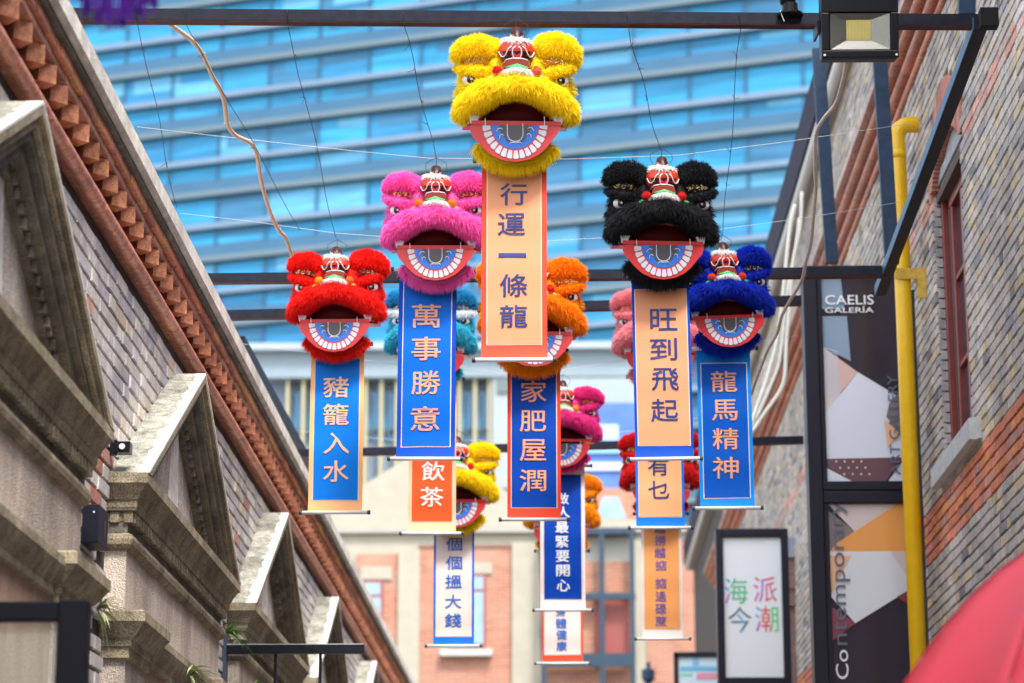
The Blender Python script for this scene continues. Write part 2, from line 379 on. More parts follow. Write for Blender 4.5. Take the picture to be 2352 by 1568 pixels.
for bi, c in enumerate(PEDS):
    bay = obj('pediment_bay', MB().box(XL - .02, XL + .075, c - HW + .09, c + HW - .09, 2.36, 3.30), STUC, left)
    y0, y1 = c - HW, c + HW; near = bi < 4
    # recessed panel inside the bay is a darker red render between pilasters
    mould(bay, 'cornice', [(.112, 3.388), (.118, 3.402), (.118, 3.425), (.126, 3.432), (.132, 3.45), (.15, 3.478), (.160, 3.488), (.165, 3.490), (.165, 3.53), (.02, 3.533)], y0, y1)
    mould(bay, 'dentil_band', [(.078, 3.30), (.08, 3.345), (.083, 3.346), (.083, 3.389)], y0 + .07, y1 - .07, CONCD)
    mould(bay, 'string_moulding', [(.07, 3.232), (.088, 3.24), (.10, 3.255), (.104, 3.275), (.10, 3.292), (.08, 3.301), (.04, 3.302)], y0 + .055, y1 - .055)
    st = MB(); k = 0
    for yy in np.arange(y0 + .085, y1 - .1, .06):
        if bi in (0, 1): obj('dentil', MB().box(XL + .08, XL + .108, yy, yy + .034, 3.342, 3.386), CONC, bay)
        else: st.box(XL + .08, XL + .108, yy, yy + .034, 3.342, 3.386)
    for e in (y0 + .062,):      # dentils on the short return
        for xx in (XL + .01, XL + .065): obj('dentil', MB().box(xx, xx + .036, e, e + .02, 3.342, 3.386), CONC, bay)
    if st.v: obj('dentil_row', st, CONC, bay, kind='stuff')
    # pilasters, capitals, architrave
    for s in (0, 1):
        ya = y0 + .085 if s == 0 else y1 - .085 - .46
        obj('pilaster', MB().box(XL - .02, XL + .088, ya, ya + .46, .15, 2.845), STUC, bay)
        mould(bay, 'capital', [(.09, 2.80), (.105, 2.805), (.105, 2.845), (.115, 2.85), (.115, 2.875), (.13, 2.885), (.145, 2.905), (.168, 2.935), (.175, 2.94), (.175, 2.978), (.165, 2.985), (.04, 2.987)], ya - .09, ya + .55)
    mould(bay, 'architrave', [(.06, 2.83), (.10, 2.835), (.10, 2.865), (.12, 2.895), (.135, 2.93), (.135, 2.96), (.09, 2.965)], y0 + .62, y1 - .62, ret=False)
    obj('infill_panel', MB().box(XL - .02, XL + .079, y0 + .55, y1 - .55, .15, 2.836), PANEL, bay)
    # raking cornices
    sl = (ZA - ZT) / HW
    for s in (-1, 1):
        def lay(nm, a, b, px0, px1, mt):
            Y = lambda t: c + s * t
            poly = [(Y(HW - a / sl), ZT + .001), (Y(.0005), ZA - a), (Y(.0005), ZA - b), (Y(HW - b / sl), ZT + .001)]
            return MB().prism(poly, 'x', XL + px0, XL + px1), mt
        mb, mt = lay('cap', .0, .012, -.02, .168, CAP); rk = obj('raking_cap', mb, mt, bay)
        for nm, a, b, p in (('raking_lip', .0125, .045, .167), ('raking_cyma', .0455, .085, .15), ('raking_fillet', .0855, .125, .132), ('raking_fascia', .1255, .175, .105), ('raking_bed', .1755, .215, .06)):
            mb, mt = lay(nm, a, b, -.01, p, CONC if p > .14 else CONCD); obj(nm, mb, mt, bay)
        st = MB()
        for t in np.arange(.06, HW - .75, .06):
            zc = ZA - t * sl - .176
            st.box(XL + .04, XL + .078, c + s * t, c + s * (t + .03), zc - .045, zc - .01)
        for t in np.arange(HW - .75, HW - .45, .06):
            zc = ZA - t * sl - .176
            if zc - .055 > ZT: st.box(XL + .04, XL + .078, c + s * t, c + s * (t + .03), zc - .045, zc - .01)
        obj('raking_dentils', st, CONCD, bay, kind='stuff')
    obj('tympanum', MB().prism([(c - HW + .3, ZT), (c + HW - .3, ZT), (c, ZA - .16)], 'x', XL - .01, XL + .03), TYMP, bay)
    obj('tympanum_rib', MB().prism([(c - .13, ZT + .001), (c + .13, ZT + .001), (c + .05, ZA - .25), (c - .05, ZA - .25)], 'x', XL + .03, XL + .042), mat('pale_rib', (.7, .68, .66), .9, var=.15), bay)

# ================================================================== RIGHT BUILDING
XR = 2.14
right = thing('brick_town_house', 'tall grey brick house with red brick bands behind the yellow pipe', 'building')
WY0, WY1, WZ0, WZ1 = 12.50, 13.50, 4.345, 6.12         # window opening
_wb = MB().box(XR + .012, 5.5, -1, WY0, 0, 8.4); _wb.box(XR + .012, 5.5, WY1, 40, 0, 8.4); _wb.box(XR + .012, 5.5, WY0, WY1, 0, WZ0 - .02)
_wb.box(XR + .012, 5.5, WY0, WY1, WZ1 + .01, 8.4); _wb.box(XR + .3, 5.5, WY0, WY1, WZ0 - .02, WZ1 + .01)
obj('wall', _wb, MORTAR, right)
def arch_z(y):          # crown of the opening
    t = (y - (WY0 + WY1) / 2) / ((WY1 - WY0) / 2)
    return WZ1 - .19 * t * t
def skipr(a, b, z):
    if b > WY0 + .001 and a < WY1 - .001 and WZ0 - .02 < z < arch_z((a + b) / 2) + .02: return True
    if b > WY0 - .02 and a < WY1 + .14 and z > 5.9 and z < arch_z(min(max((a + b) / 2, WY0), WY1)) + .31: return True
    if z > 6.78 and z < 6.99: return True
    return False
GR = [(.36, (.57, .52, .465)), (.26, (.48, .45, .42)), (.2, (.60, .525, .43)), (.1, (.62, .50, .33)), (.06, (.33, .315, .33)), (.02, (.24, .225, .235))]
RD = [(.5, (.72, .24, .13)), (.25, (.64, .29, .21)), (.15, (.78, .29, .11)), (.1, (.52, .28, .24))]
PK = [(.6, (.68, .38, .31)), (.25, (.64, .47, .41)), (.15, (.56, .52, .52))]
def colr(y, z, k):
    if 3.92 < z < 4.21: return pick(RD)
    if 5.84 < z < 5.97: return pick(PK)
    if z > 6.99 and z < 7.25: return pick(PK)
    return pick(GR)
lay_bricks(right, XR, -1, 9.6, 32, 2.7, 8.1, colr, skipr, nobj=300, lf=.93, cut=(WY0, WY1, WZ0 - .02, 5.95))
# cornice rolls
def runs(name, prof, y0, y1, ln, nobj, base):
    mb = MB(); y = y0; i = 0
    while y < y1:
        f = random.uniform(.8, 1.18); c = tuple(k * f for k in base)
        m = MB().prism(prof, 'y', y, y + ln - .006)
        if i < nobj: obj(name, m, TERRA2, right, color=c)
        else: mb.add(m.v, m.f, c)
        y += ln; i += 1
    obj(name + '_run', mb, TERRAm, right, kind='stuff', bc=True)
def roundp(x, z, h, p):     # quarter-round nose
    q = [(XR, z)]
    for k in range(7):
        t = math.pi * (k / 6 - .5); q.append((x + p - p * math.cos(t) - 0, z + h / 2 + h / 2 * math.sin(t)))
    q.append((XR, z + h)); return q
runs('cornice_brick', roundp(2.105, 6.80, .05, .02), 12, 34, .23, 30, (.50, .16, .08))
runs('cornice_roll', roundp(2.06, 6.853, .06, .025), 12, 34, .23, 30, (.44, .15, .09))
runs('cornice_roll', roundp(2.01, 6.916, .07, .03), 12, 34, .23, 30, (.42, .13, .06))
runs('cornice_cap', [(XR, 6.988), (1.97, 6.988), (1.965, 7.02), (XR, 7.06)], 12, 34, .23, 30, (.5, .3, .24))
# roof edge: ribbed dark sheet with a white gutter under it
PURP = mat('ribbed_sheet', (.045, .042, .075), .6, var=.1, spec=.15)
prof = [(2.3, 8.06)]
for k in range(6):
    z = 8.1 + k * .055; prof += [(1.985, z), (1.985, z + .03), (2.003, z + .035), (2.003, z + .05)]
prof += [(1.985, 8.43), (3.0, 8.6), (5.5, 9.2), (5.5, 8.4), (2.3, 8.4)]
obj('roof', MB().prism(prof, 'y', 10, 40), PURP, right)
obj('gutter', MB().tube([(2.04, 10, 8.03), (2.04, 40, 8.03)], .045, 10), mat('grey_white_pvc', (.62, .63, .6), .5), right, smooth=True)
obj('roof_frieze', MB().box(2.08, 2.3, 10, 40, 8.0, 8.07), mat('soffit_grey', (.3, .28, .24), .8), right)
# window
WOOD = mat('oxblood_wood', (.20, .026, .018), .38, var=.15, vscale=5)
WOODD = mat('dark_wood', (.05, .02, .02), .4)
win = obj('window', MB().box(XR + .09, XR + .13, WY0 - .02, WY1 + .02, WZ0, WZ0 + .07), WOOD, right)
def wb(name, y0, y1, z0, z1, x0=XR + .06, x1=XR + .12, m=WOOD): return bevel(obj(name, MB().box(x0, x1, y0, y1, z0, z1), m, win), .004)
TB = 5.86   # underside of the lintel
wb('frame', WY0 + .002, WY0 + .06, WZ0, TB); wb('frame', WY1 - .06, WY1 - .002, WZ0, TB, XR + .03); wb('frame', WY0 + .06, WY1 - .06, TB - .06, TB)
wb('frame', WY1 - .105, WY1 - .062, WZ0, TB, XR + .06, XR + .12, WOODD)
wb('sash', WY1 - .17, WY1 - .108, WZ0 + .05, TB - .06, XR + .065); wb('sash', (WY0 + WY1) / 2 - .03, (WY0 + WY1) / 2 + .03, WZ0 + .05, TB - .06, XR + .065)
wb('sash', WY0 + .062, WY0 + .12, WZ0 + .05, TB - .06, XR + .065)
for zz in (4.86, 5.36): wb('glazing_bar', WY0 + .12, WY1 - .17, zz, zz + .03, XR + .072, XR + .11)
GLASS = mat('dark_window_glass', (.03, .035, .05), .06, spec=.8)
obj('pane', MB().box(XR + .09, XR + .097, WY0 + .1, WY1 - .15, WZ0 + .05, TB - .05), GLASS, win)
# brick reveals and the filled arch
REV = mat('reveal_brick', (.35, .34, .34), .9, var=.2, vscale=12, bump=.4, dirt=(200, .2))
for k in range(int((WZ1 - .19 - WZ0) / .06)):
    z = WZ0 + k * .06
    f = random.uniform(.8, 1.15)
    obj('reveal_brick', MB().box(XR - .002 - random.uniform(0, .008), XR + .03, WY1 - .008, WY1 - .001, z + .004, z + .054), BR_O, right, color=(.4 * f, .385 * f, .38 * f))
arp = [(WY0, TB + .05)] + [(WY1, TB + .05)] + [(WY1 - (WY1 - WY0) * t / 10, arch_z(WY1 - (WY1 - WY0) * t / 10)) for t in range(11)]
obj('arch_infill', MB().prism(arp, 'x', XR + .03, XR + .09), mat('pale_infill', (.33, .335, .34), .9, var=.15, bump=.3), right)
obj('lintel', MB().box(XR + .01, XR + .2, WY0, WY1, TB, TB + .049), mat('dark_lintel', (.10, .07, .055), .9), right)
for k in range(5):
    z = TB + .1 + k * .075
    obj('infill_brick', MB().box(XR + .015, XR + .031, WY0 + .03, WY1 - .03, z, min(z + .065, WZ1 - .02)), mat('infill_%d' % k, (.36, .365, .38), .9, var=.2, bump=.3), right) if z + .065 < WZ1 - .05 else None
nv = 40
for k in range(nv + 1):       # arch of bricks on end
    t = k / nv; y = WY0 - .04 + (WY1 - WY0 + .12) * t
    zb = arch_z(min(max(y, WY0), WY1)) + .004 - (.05 if t > .97 else 0); f = random.uniform(.8, 1.15)
    obj('arch_brick', MB().box(XR - .018, XR + .03, y - .0125, y + .0125, zb, zb + .29), BR_O, right, color=(.58 * f, .25 * f, .18 * f))
SILLM = mat('sill_concrete', (.50, .51, .50), .9, var=.12, vscale=6, bump=.4, bscale=90)
bevel(obj('window_sill', MB().prism([(XR + .16, 4.36), (XR - .02, 4.345), (XR - .078, 4.335), (XR - .08, 4.225), (XR - .035, 4.222), (XR - .03, 4.23), (XR + .1, 4.23)], 'y', 12.25, 13.58), SILLM, right), .006)
# corbelled pilaster heads further down the lane
BRN = mat('brown_corbel', (.24, .15, .13), .8, var=.2)
for (yy, zt) in ((22.6, 5.35), (33, 5.3)):
    hd = obj('corbel', MB().box(1.86, XR, yy - .25, yy + .25, zt - .34, zt - .06), BRN, right)
    obj('corbel_top', MB().prism([(1.82, zt - .06), (1.82, zt), (1.96, zt + .12), (XR, zt + .12), (XR, zt - .06)], 'y', yy - .29, yy + .29), mat('bluish_cap', (.3, .33, .38), .8), hd)
    obj('corbel_foot', MB().prism([(1.86, zt - .34), (1.97, zt - .47), (XR, zt - .5), (XR, zt - .34)], 'y', yy - .22, yy + .22), BRN, hd)
    obj('corbel_shaft', MB().box(2.0, XR, yy - .15, yy + .15, zt - 1.6, zt - .48), BRN, hd)

# ================================================================== END BUILDING (closing the lane)
YE = 46.
endb = thing('gabled_end_house', 'cream and salmon brick gabled house closing the end of the lane behind the banners', 'building')
CREAM = mat('cream_stucco', (.34, .315, .25), .9, var=.06, vscale=1.2)
CREAM2 = mat('cream_stucco_shade', (.32, .31, .27), .9, var=.05, vscale=1.2)
def brickmat(name, c1, c2, mo, scale):
    m = mat(name, c1, .9); t = m.node_tree; b = t.nodes['Principled BSDF']
    g = t.nodes.new('ShaderNodeNewGeometry'); mp = t.nodes.new('ShaderNodeMapping'); mp.inputs['Rotation'].default_value = (R(90), 0, 0)
    t.links.new(g.outputs['Position'], mp.inputs['Vector'])
    bt = t.nodes.new('ShaderNodeTexBrick'); bt.inputs['Scale'].default_value = scale; bt.inputs['Color1'].default_value = (*c1, 1); bt.inputs['Color2'].default_value = (*c2, 1)
    bt.inputs['Mortar'].default_value = (*mo, 1); bt.inputs['Brick Width'].default_value = .5; bt.inputs['Row Height'].default_value = .14; bt.inputs['Mortar Size'].default_value = .012
    t.links.new(mp.outputs[0], bt.inputs['Vector'])
    n = t.nodes.new('ShaderNodeTexNoise'); n.inputs['Scale'].default_value = 1.7; n.inputs['Detail'].default_value = 8; t.links.new(g.outputs['Position'], n.inputs['Vector'])
    cr = t.nodes.new('ShaderNodeValToRGB'); cr.color_ramp.elements[0].position = .45; cr.color_ramp.elements[1].position = .7
    t.links.new(n.outputs['Fac'], cr.inputs[0])
    mx = t.nodes.new('ShaderNodeMix'); mx.data_type = 'RGBA'; t.links.new(cr.outputs[0], mx.inputs[0]); t.links.new(bt.outputs['Color'], mx.inputs[6]); mx.inputs[7].default_value = (.36, .21, .15, 1)
    t.links.new(mx.outputs[2], b.inputs['Base Color']); return m
SALMON = brickmat('salmon_brick', (.38, .15, .09), (.28, .10, .06), (.40, .32, .25), 2.2)
def yb(name, u0, v0, u1, v1, Y, dep, m, parent, **k):
    a = onY(u0, (v0 + v1) / 2, Y); b = onY(u1, (v0 + v1) / 2, Y); t = onY((u0 + u1) / 2, v0, Y); d = onY((u0 + u1) / 2, v1, Y)
    return obj(name, MB().box(a[0], b[0], Y, Y + dep, d[2], t[2]), m, parent, **k)
def pz(u, v, Y): p = onY(u, v, Y); return (p[0], p[2])
gl = [pz(640, 1240, YE), pz(836, 1113, YE), pz(990, 1018, YE), pz(1163, 1128, YE), pz(1300, 1188, YE), pz(1500, 1195, YE), pz(1700, 1240, YE)]
gl = [(gl[0][0] - 4, gl[0][1] - 3)] + gl + [(gl[-1][0] + 4, gl[-1][1])] + [(gl[-1][0] + 4, 0), (gl[0][0] - 4, 0)]
obj('gable_wall', MB().prism(gl, 'y', YE, YE + 8), CREAM, endb)
yb('cornice_line', 560, 1208, 1700, 1222, YE - .12, .119, CREAM2, endb)
for (a, b, c_, d) in ((815, 1272, 912, 1700), (962, 1256, 1176, 1700), (1340, 1235, 1440, 1700), (1485, 1240, 1700, 1700)):
    pf = yb('brick_panel', a, c_ if False else b, c_, d, YE - .03, .029, SALMON, endb)
yb('pilaster', 912, 1262, 962, 1800, YE - .1, .099, CREAM, endb); yb('pilaster', 1176, 1245, 1240, 1800, YE - .1, .099, CREAM, endb); yb('pilaster', 1450, 1240, 1484, 1800, YE - .1, .099, CREAM, endb)
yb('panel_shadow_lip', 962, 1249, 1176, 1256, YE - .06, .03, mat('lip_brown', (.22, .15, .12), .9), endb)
BLUGL = mat('pale_blue_glass', (.22, .33, .42), .12, spec=.6, var=.2, vscale=.8)
REDF = mat('red_window_frame', (.26, .06, .05), .5)
def far_window(u0, v0, u1, v1, trans):
    wq = yb('window', u0, v0, u1, v1, YE - .02 - .04, .03, REDF, endb)
    g = 6
    yb('pane', u0 + g, v0 + g, u1 - g, trans - 3, YE - .072, .011, BLUGL, wq); yb('pane', u0 + g, trans + 4, u1 - g, v1 - g, YE - .072, .011, BLUGL, wq)
far_window(832, 1332, 880, 1450, 1368); far_window(1030, 1318, 1116, 1484, 1356)
yb('lintel_band', 828, 1300, 900, 1330, YE - .07, .04, CREAM, endb); yb('lintel_band', 1016, 1292, 1130, 1317, YE - .07, .04, CREAM, endb)
yb('window_sill', 1010, 1490, 1130, 1505, YE - .2, .14, mat('pale_sill', (.42, .42, .4), .8), endb)
# steel bay in the middle
STB = mat('blue_grey_steel', (.03, .052, .08), .5, spec=.2)
bay = yb('steel_bay', 1243, 1212, 1460, 1226, YE - .5, .4, STB, endb)
for a, b in ((1243, 1254), (1378, 1390), (1449, 1460)): yb('mullion', a, 1226, b, 1800, YE - .5, .12, STB, bay)
yb('rail', 1243, 1362, 1460, 1376, YE - .501, .14, STB, bay); yb('rail', 1243, 1500, 1460, 1530, YE - .501, .14, STB, bay)
yb('bay_back', 1254, 1226, 1449, 1362, YE - .2, .1, mat('bay_cream', (.36, .35, .31), .8), bay); yb('bay_back', 1254, 1376, 1449, 1500, YE - .2, .1, SALMON, bay)
yb('bay_back', 1254, 1530, 1449, 1800, YE - .2, .1, SALMON, bay)
yb('bay_brick', 1300, 1290, 1449, 1360, YE - .21, .009, SALMON, bay)
ws = yb('window', 1366, 1380, 1445, 1500, YE - .24, .03, REDF, bay)
# roof lights / gable of a house right behind
yb('brick_gable', 1330, 1120, 1470, 1195, YE + 3, .5, SALMON, endb)
obj('roof_light', MB().prism([pz(1365, 1190, YE + 1), pz(1440, 1190, YE + 1), pz(1420, 1140, YE + 1), pz(1385, 1140, YE + 1)], 'y', YE + 1, YE + 1.2), BLUGL, endb)

# ================================================================== PODIUM BLOCK with fins, BILLBOARD
YP = 95.
pod = thing('office_block', 'pale office block with yellow vertical fins and blue windows below the glass tower', 'building')
PAL = mat('pale_grey_panel', (.19, .25, .29), .6, var=.05, vscale=.3)
yb('body', 300, 862, 1195, 1300, YP, 12, mat('pale_wall', (.22, .30, .40), .6), pod)
yb('parapet', 250, 800, 1480, 866, YP - 1, 13, PAL, pod)
yb('parapet_cap', 240, 786, 1490, 801, YP - 1.4, 14, mat('pale_cap', (.28, .33, .37), .5), pod)
FIN = mat('straw_fin', (.36, .33, .2), .6); DKB = mat('deep_teal_glass', (.02, .13, .22), .15); LTB = mat('sky_glass', (.10, .32, .66), .15)
for k in range(14):
    u = 655 + 36 * k if k < 13 else 1120
    if u > 1130: break
    yb('fin', u, 868, u + 7, 1120, YP - .8, .79, FIN, pod)
    wq = yb('window', u + 9, 900, u + 33, 1010, YP - .1, .09, LTB, pod); yb('pane', u + 14, 905, u + 24, 1005, YP - .15, .049, DKB, wq)
    yb('spandrel', u + 9, 985, u + 34, 996, YP - .2, .04, mat('dark_rail_%d' % k, (.06, .09, .1), .5), pod)
yb('corner_wall', 1130, 866, 1192, 1120, YP - .9, .89, mat('cool_grey', (.27, .31, .32), .7), pod)
yb('dark_louvre', 1142, 870, 1190, 900, YP - 1.0, .09, mat('louvre', (.10, .14, .15), .6), pod)
bil = thing('blue_hoarding', 'blue printed hoarding above the gable between the orange and black lions', 'hoarding')
bb = yb('board', 1190, 925, 1460, 1120, 80, .4, mat('hoarding_blue', (.05, .13, .42), .5, var=.2, vscale=.4), bil)
yb('backing_wall', 1185, 868, 1500, 930, 80.5, .4, mat('backing_grey', (.26, .31, .33), .7), bil)
yb('stripe', 1190, 1062, 1460, 1080, 79.9, .09, mat('hoarding_white', (.45, .5, .55), .5), bb)
yb('stripe', 1370, 975, 1420, 1010, 79.9, .09, mat('hoarding_pale', (.35, .5, .8), .5), bb)
yb('stripe', 1225, 1030, 1460, 1040, 79.9, .09, mat('hoarding_teal', (.2, .4, .75), .5), bb)

# ================================================================== GLASS TOWER
tower = thing('glass_tower', 'high blue glass office tower with pale horizontal ledges filling the sky', 'tower')
ph = R(18.5); tower.location = tuple(onY(1176, 784, 200) * np.array([1, 1, 0])); tower.rotation_euler = (0, 0, -ph)
# local x: along the front (positive = towards the camera's right and nearer), local y: into the tower
LEDGE = mat('pale_ledge', (.135, .21, .30), .5, var=.06, vscale=.15); LEDGE2 = mat('grey_ledge', (.105, .16, .195), .5)
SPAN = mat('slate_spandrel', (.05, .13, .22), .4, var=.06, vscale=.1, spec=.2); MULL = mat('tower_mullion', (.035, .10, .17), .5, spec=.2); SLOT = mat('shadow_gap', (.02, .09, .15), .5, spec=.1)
TG = [mat('tower_glass_%d' % i, tuple(k * .54 for k in c), .35, spec=.2, var=.3, vscale=1.0, stretch=(.05, .05, .9)) for i, c in enumerate([(.06, .44, .80), (.07, .49, .86), (.06, .36, .68), (.08, .29, .52), (.18, .58, .90), (.06, .40, .72)])]  # stretched noise paints horizontal reflection streaks into the glass colour
FH = 3.05; Z0 = 20.0
core = obj('core', MB().box(-62, 60, .6, 30, 0, 110), SPAN, tower)
for k in range(24):
    z = Z0 + k * FH
    obj('ledge', MB().box(-63, 62, -.12, .62, z, z + .5), LEDGE if k % 2 else LEDGE2, tower)
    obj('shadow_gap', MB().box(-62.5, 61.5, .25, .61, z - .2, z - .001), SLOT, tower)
    if k % 2 == 0: obj('spandrel', MB().box(-62, 61, .3, .605, z + .621, z + 1.68), SPAN, tower)
    gz0, gz1 = z + (1.681 if k % 2 == 0 else .621), z + FH - .201
    far = MB(); x = -62
    i = 0
    while x < 60:
        wd = 4.85
        u, v = proj((tower.location.x + math.cos(ph) * x, tower.location.y - math.sin(ph) * x, z + 1.5))
        vis = -30 < u < 2380 and -60 < v < 830
        if vis:
            p = obj('glass_pane', MB().box(x + .12, x + wd, .36 + random.uniform(0, .03), .606, gz0, gz1), random.choice(TG + TG[:3]), tower)
            if random.random() < .45:
                zz = gz0 + (gz1 - gz0) * random.uniform(.35, .6)
                obj('blind', MB().box(x + .12 + (wd * random.uniform(0, .4)), x + wd, .34, .355, zz, gz1), random.choice([TG[2], TG[3], TG[4]]), p)
            obj('mullion', MB().box(x, x + .22, .2, .606, gz0, gz1), MULL, tower)
        x += wd; i += 1

# ================================================================== STEEL FRAME over the lane
BLK = mat('black_steel', (.012, .013, .022), .4, var=.3, vscale=9, bump=.05, bscale=60, spec=.12)
NAVY = mat('navy_steel', (.022, .045, .085), .5, spec=.2, var=.2, vscale=5)
RUST = mat('oxide_primer', (.07, .02, .018), .8, var=.3, vscale=6)
def cross(u0, v0, u1, v1, Y, h, label, hid=None, x1=None):
    a = onY(u0, v0, Y); b = onY(u1, v1, Y)
    if x1: b = a + (b - a) * ((x1 - a[0]) / (b[0] - a[0]))
    t = thing('steel_crossbar', label, 'steel bar', (0, 0, 0), 'crossbars over the lane')
    a2 = a + (a - b) / np.linalg.norm(a - b) * .12
    vs = []
    for p in (a2, b):
        for dy, dz in ((-h/2, -h/2), (h/2, -h/2), (h/2, h/2), (-h/2, h/2)): vs.append((p[0], p[1] + dy, p[2] + dz))
    bar = obj('tube', MB().add(vs, [(0,1,2,3),(7,6,5,4),(0,4,5,1),(1,5,6,2),(2,6,7,3),(3,7,4,0)]), BLK, t)
    vs = []
    for p in (a2, b):
        for dy, dz in ((-h/2 + .002, -h/2 - .004), (h/2 - .002, -h/2 - .004), (h/2 - .002, -h/2 - .0005), (-h/2 + .002, -h/2 - .0005)): vs.append((p[0], p[1] + dy, p[2] + dz))
    obj('primer_underside', MB().add(vs, [(0,1,2,3),(7,6,5,4),(0,4,5,1),(1,5,6,2),(2,6,7,3),(3,7,4,0)]), RUST, t)
    return t, a2, b
B1, b1a, b1b = cross(180, 36, 2245, 50, 9.85, .052, 'thick black crossbar nearest the top edge that carries the yellow lion and the floodlight')
b2 = cross(480, 640, 2035, 625, 12.8, .05, 'black crossbar behind the red and pink lions that ends under the sloping rail')
b3 = cross(520, 724, 1840, 690, 13.6, .05, 'black crossbar just below and behind the one that ends under the sloping rail')
b4 = cross(650, 1042, 1845, 1010, 17.2, .05, 'black crossbar low down, crossing behind the banners at the height of the magenta jaw')
# rails along the walls
def rail(p, q, h, label, m, m2=None):
    t = thing('steel_rail', label, 'steel rail')
    vs = []
    for P_ in (p, q):
        for dx, dz in ((-h/2, -h/2), (h/2, -h/2), (h/2, h/2), (-h/2, h/2)): vs.append((P_[0] + dx, P_[1], P_[2] + dz))
    FS = [(0,1,2,3),(7,6,5,4),(0,4,5,1),(1,5,6,2),(2,6,7,3),(3,7,4,0)]
    obj('tube', MB().add(vs, FS), m, t)
    if m2:
        vs = []
        for P_ in (p, q):
            for dx, dz in ((-h/2 - .003, -h/2 + .002), (-h/2 - .0005, -h/2 + .002), (-h/2 - .0005, h/2 - .002), (-h/2 - .003, h/2 - .002)): vs.append((P_[0] + dx, P_[1], P_[2] + dz))
        obj('sky_lit_side', MB().add(vs, FS), m2, t)  # blue sky light on the rail's side, painted as a thin sheet
    return t
pR0 = onY(2252, 52, 9.80); pR1 = onY(2022, 668, 13.1)
rr = rail(pR0 + np.array([.0, 0, 0]), pR1, .056, 'black steel rail with sky light painted on its inner face running down the lane beside the brick wall', BLK, mat('sky_lit_steel', (.05, .13, .23), .4, spec=.2, var=.2, vscale=6))
obj('open_end', MB().box(-.04, .035, -.02, .04, -.05, .03), mat('bore_black', (.004, .004, .005), .9), rr, loc=(pR0[0] + .03, pR0[1] - .05, pR0[2] + .012))
q0 = onY(548, 785, 13.8); q1 = onY(712, 1075, 19)
rail(q0, q1, .07, 'dark rail lying along the eave behind the lowest left wires', BLK)
def post(u, v0, v1, Y, wpx, label, m=NAVY, u2=None):
    a = onY(u, v1, Y); b = onY(u2 or u, v0, Y); r = wpx / F * Y / 2
    vs = [(a[0]-r, Y, a[2]), (a[0]+r, Y, a[2]), (a[0]+r, Y+.05, a[2]), (a[0]-r, Y+.05, a[2]), (b[0]-r, Y, b[2]), (b[0]+r, Y, b[2]), (b[0]+r, Y+.05, b[2]), (b[0]-r, Y+.05, b[2])]
    return obj('steel_post', MB().add(vs, [(0,3,2,1),(4,5,6,7),(0,1,5,4),(1,2,6,5),(2,3,7,6),(3,0,4,7)]), m, label=label, cat='steel post')
post(2050, 60, 602, 13.25, 34, 'navy upright steel post between the orange cornice and the yellow pipe', u2=2018)
post(1912, 110, 602, 15.0, 30, 'thin navy upright post in front of the ribbed roof edge', u2=1880)
post(2222, -60, 30, 9.9, 40, 'short navy post rising from the end of the top crossbar')

# ================================================================== WIRES & CABLES
WIREW = mat('pale_wire', (.48, .48, .47), .4); WIRED = mat('dark_wire', (.02, .02, .025), .5)
TAN = mat('tan_conduit', (.60, .42, .29), .5, var=.1, vscale=20); PVC = mat('white_pvc', (.78, .78, .70), .5)
def wire(pts, r, m, label, cat='wire', name='wire', n=5, group=None):
    return obj(name, MB().tube(pts, r, n), m, smooth=True, label=label, cat=cat, group=group)
def sag(p, q, s=.02, n=8):
    return [tuple(np.array(p) * (1 - t) + np.array(q) * t - np.array([0, 0, s * 4 * t * (1 - t)])) for t in [i / n for i in range(n + 1)]]
LY = {}   # lion depths
wire([onX(315, 291, -1.66)] + [onY(u, v, 11.5) for u, v in ((480, 310), (800, 345), (985, 363), (1300, 365), (1480, 359), (1560, 356), (1800, 326))] + [onY(2095, 283, 11.4)], .0013, WIREW, 'long pale wire strung across the lane just above the pink and black lions')
wire([onX(415, 490, -1.66)] + [onY(u, v, 12.3) for u, v in ((560, 506), (770, 535), (905, 545), (1255, 553), (1400, 545), (1640, 528), (1850, 500))] + [onY(2066, 464, 12.2)], .0013, WIREW, 'long pale wire strung across the lane level with the red lion hooks')
wire([onY(u, v, 13.4) for u, v in ((545, 788), (640, 800), (900, 835), (1180, 858), (1290, 850), (1455, 823), (1700, 790), (1835, 770))], .0011, WIREW, 'faint pale wire crossing at the foot of the yellow lion banner')
wire([onY(u, v, 18.) for u, v in ((640, 985), (900, 1010), (1180, 1012), (1500, 985), (1838, 900))], .0016, WIREW, 'lowest faint wire crossing behind the banners')
dark = [((318, 52), (405, 478), 12.0, 'dark wire from the top crossbar at the purple fringe down to the left eave'),
        ((430, 58), (690, 530), 12.2, 'dark wire that runs beside the tan conduit'),
        ((663, 58), (772, 546), 12.0, 'dark wire holding the red lion'),
        ((930, 62), (1000, 361), 11.25, 'dark wire holding the pink lion'),
        ((1443, 64), (1517, 347), 11.25, 'dark wire holding the black lion'),
        ((1700, 66), (1660, 543), 11.95, 'knotted dark wire holding the royal blue lion')]
for (a, b, Y2, lb) in dark:
    p = onY(*a, 9.85); q = onY(*b, Y2)
    dx = np.array([random.uniform(-.01, .01), 0, 0])
    mid = [p * (1 - t) + q * t + np.array([.006 * math.sin(9 * t + a[0]), 0, .004 * math.cos(13 * t)]) for t in [i / 10 for i in range(11)]]
    top = [p + np.array([-.004, .03, .06]), p + np.array([-.004, -.034, .055]), p + np.array([0, -.034, -.01])]
    o = wire(top + mid[1:], .0016, WIRED, lb)
    k = MB()
    for t in (.12, .3, .55, .72):
        if random.random() < .7:
            c = p * (1 - t) + q * t
            for _ in range(3): k.tube([c, c + rng.normal(0, .016, 3)], .0012, 4)
    if k.v: obj('knot', k, WIRED, o, kind='stuff')
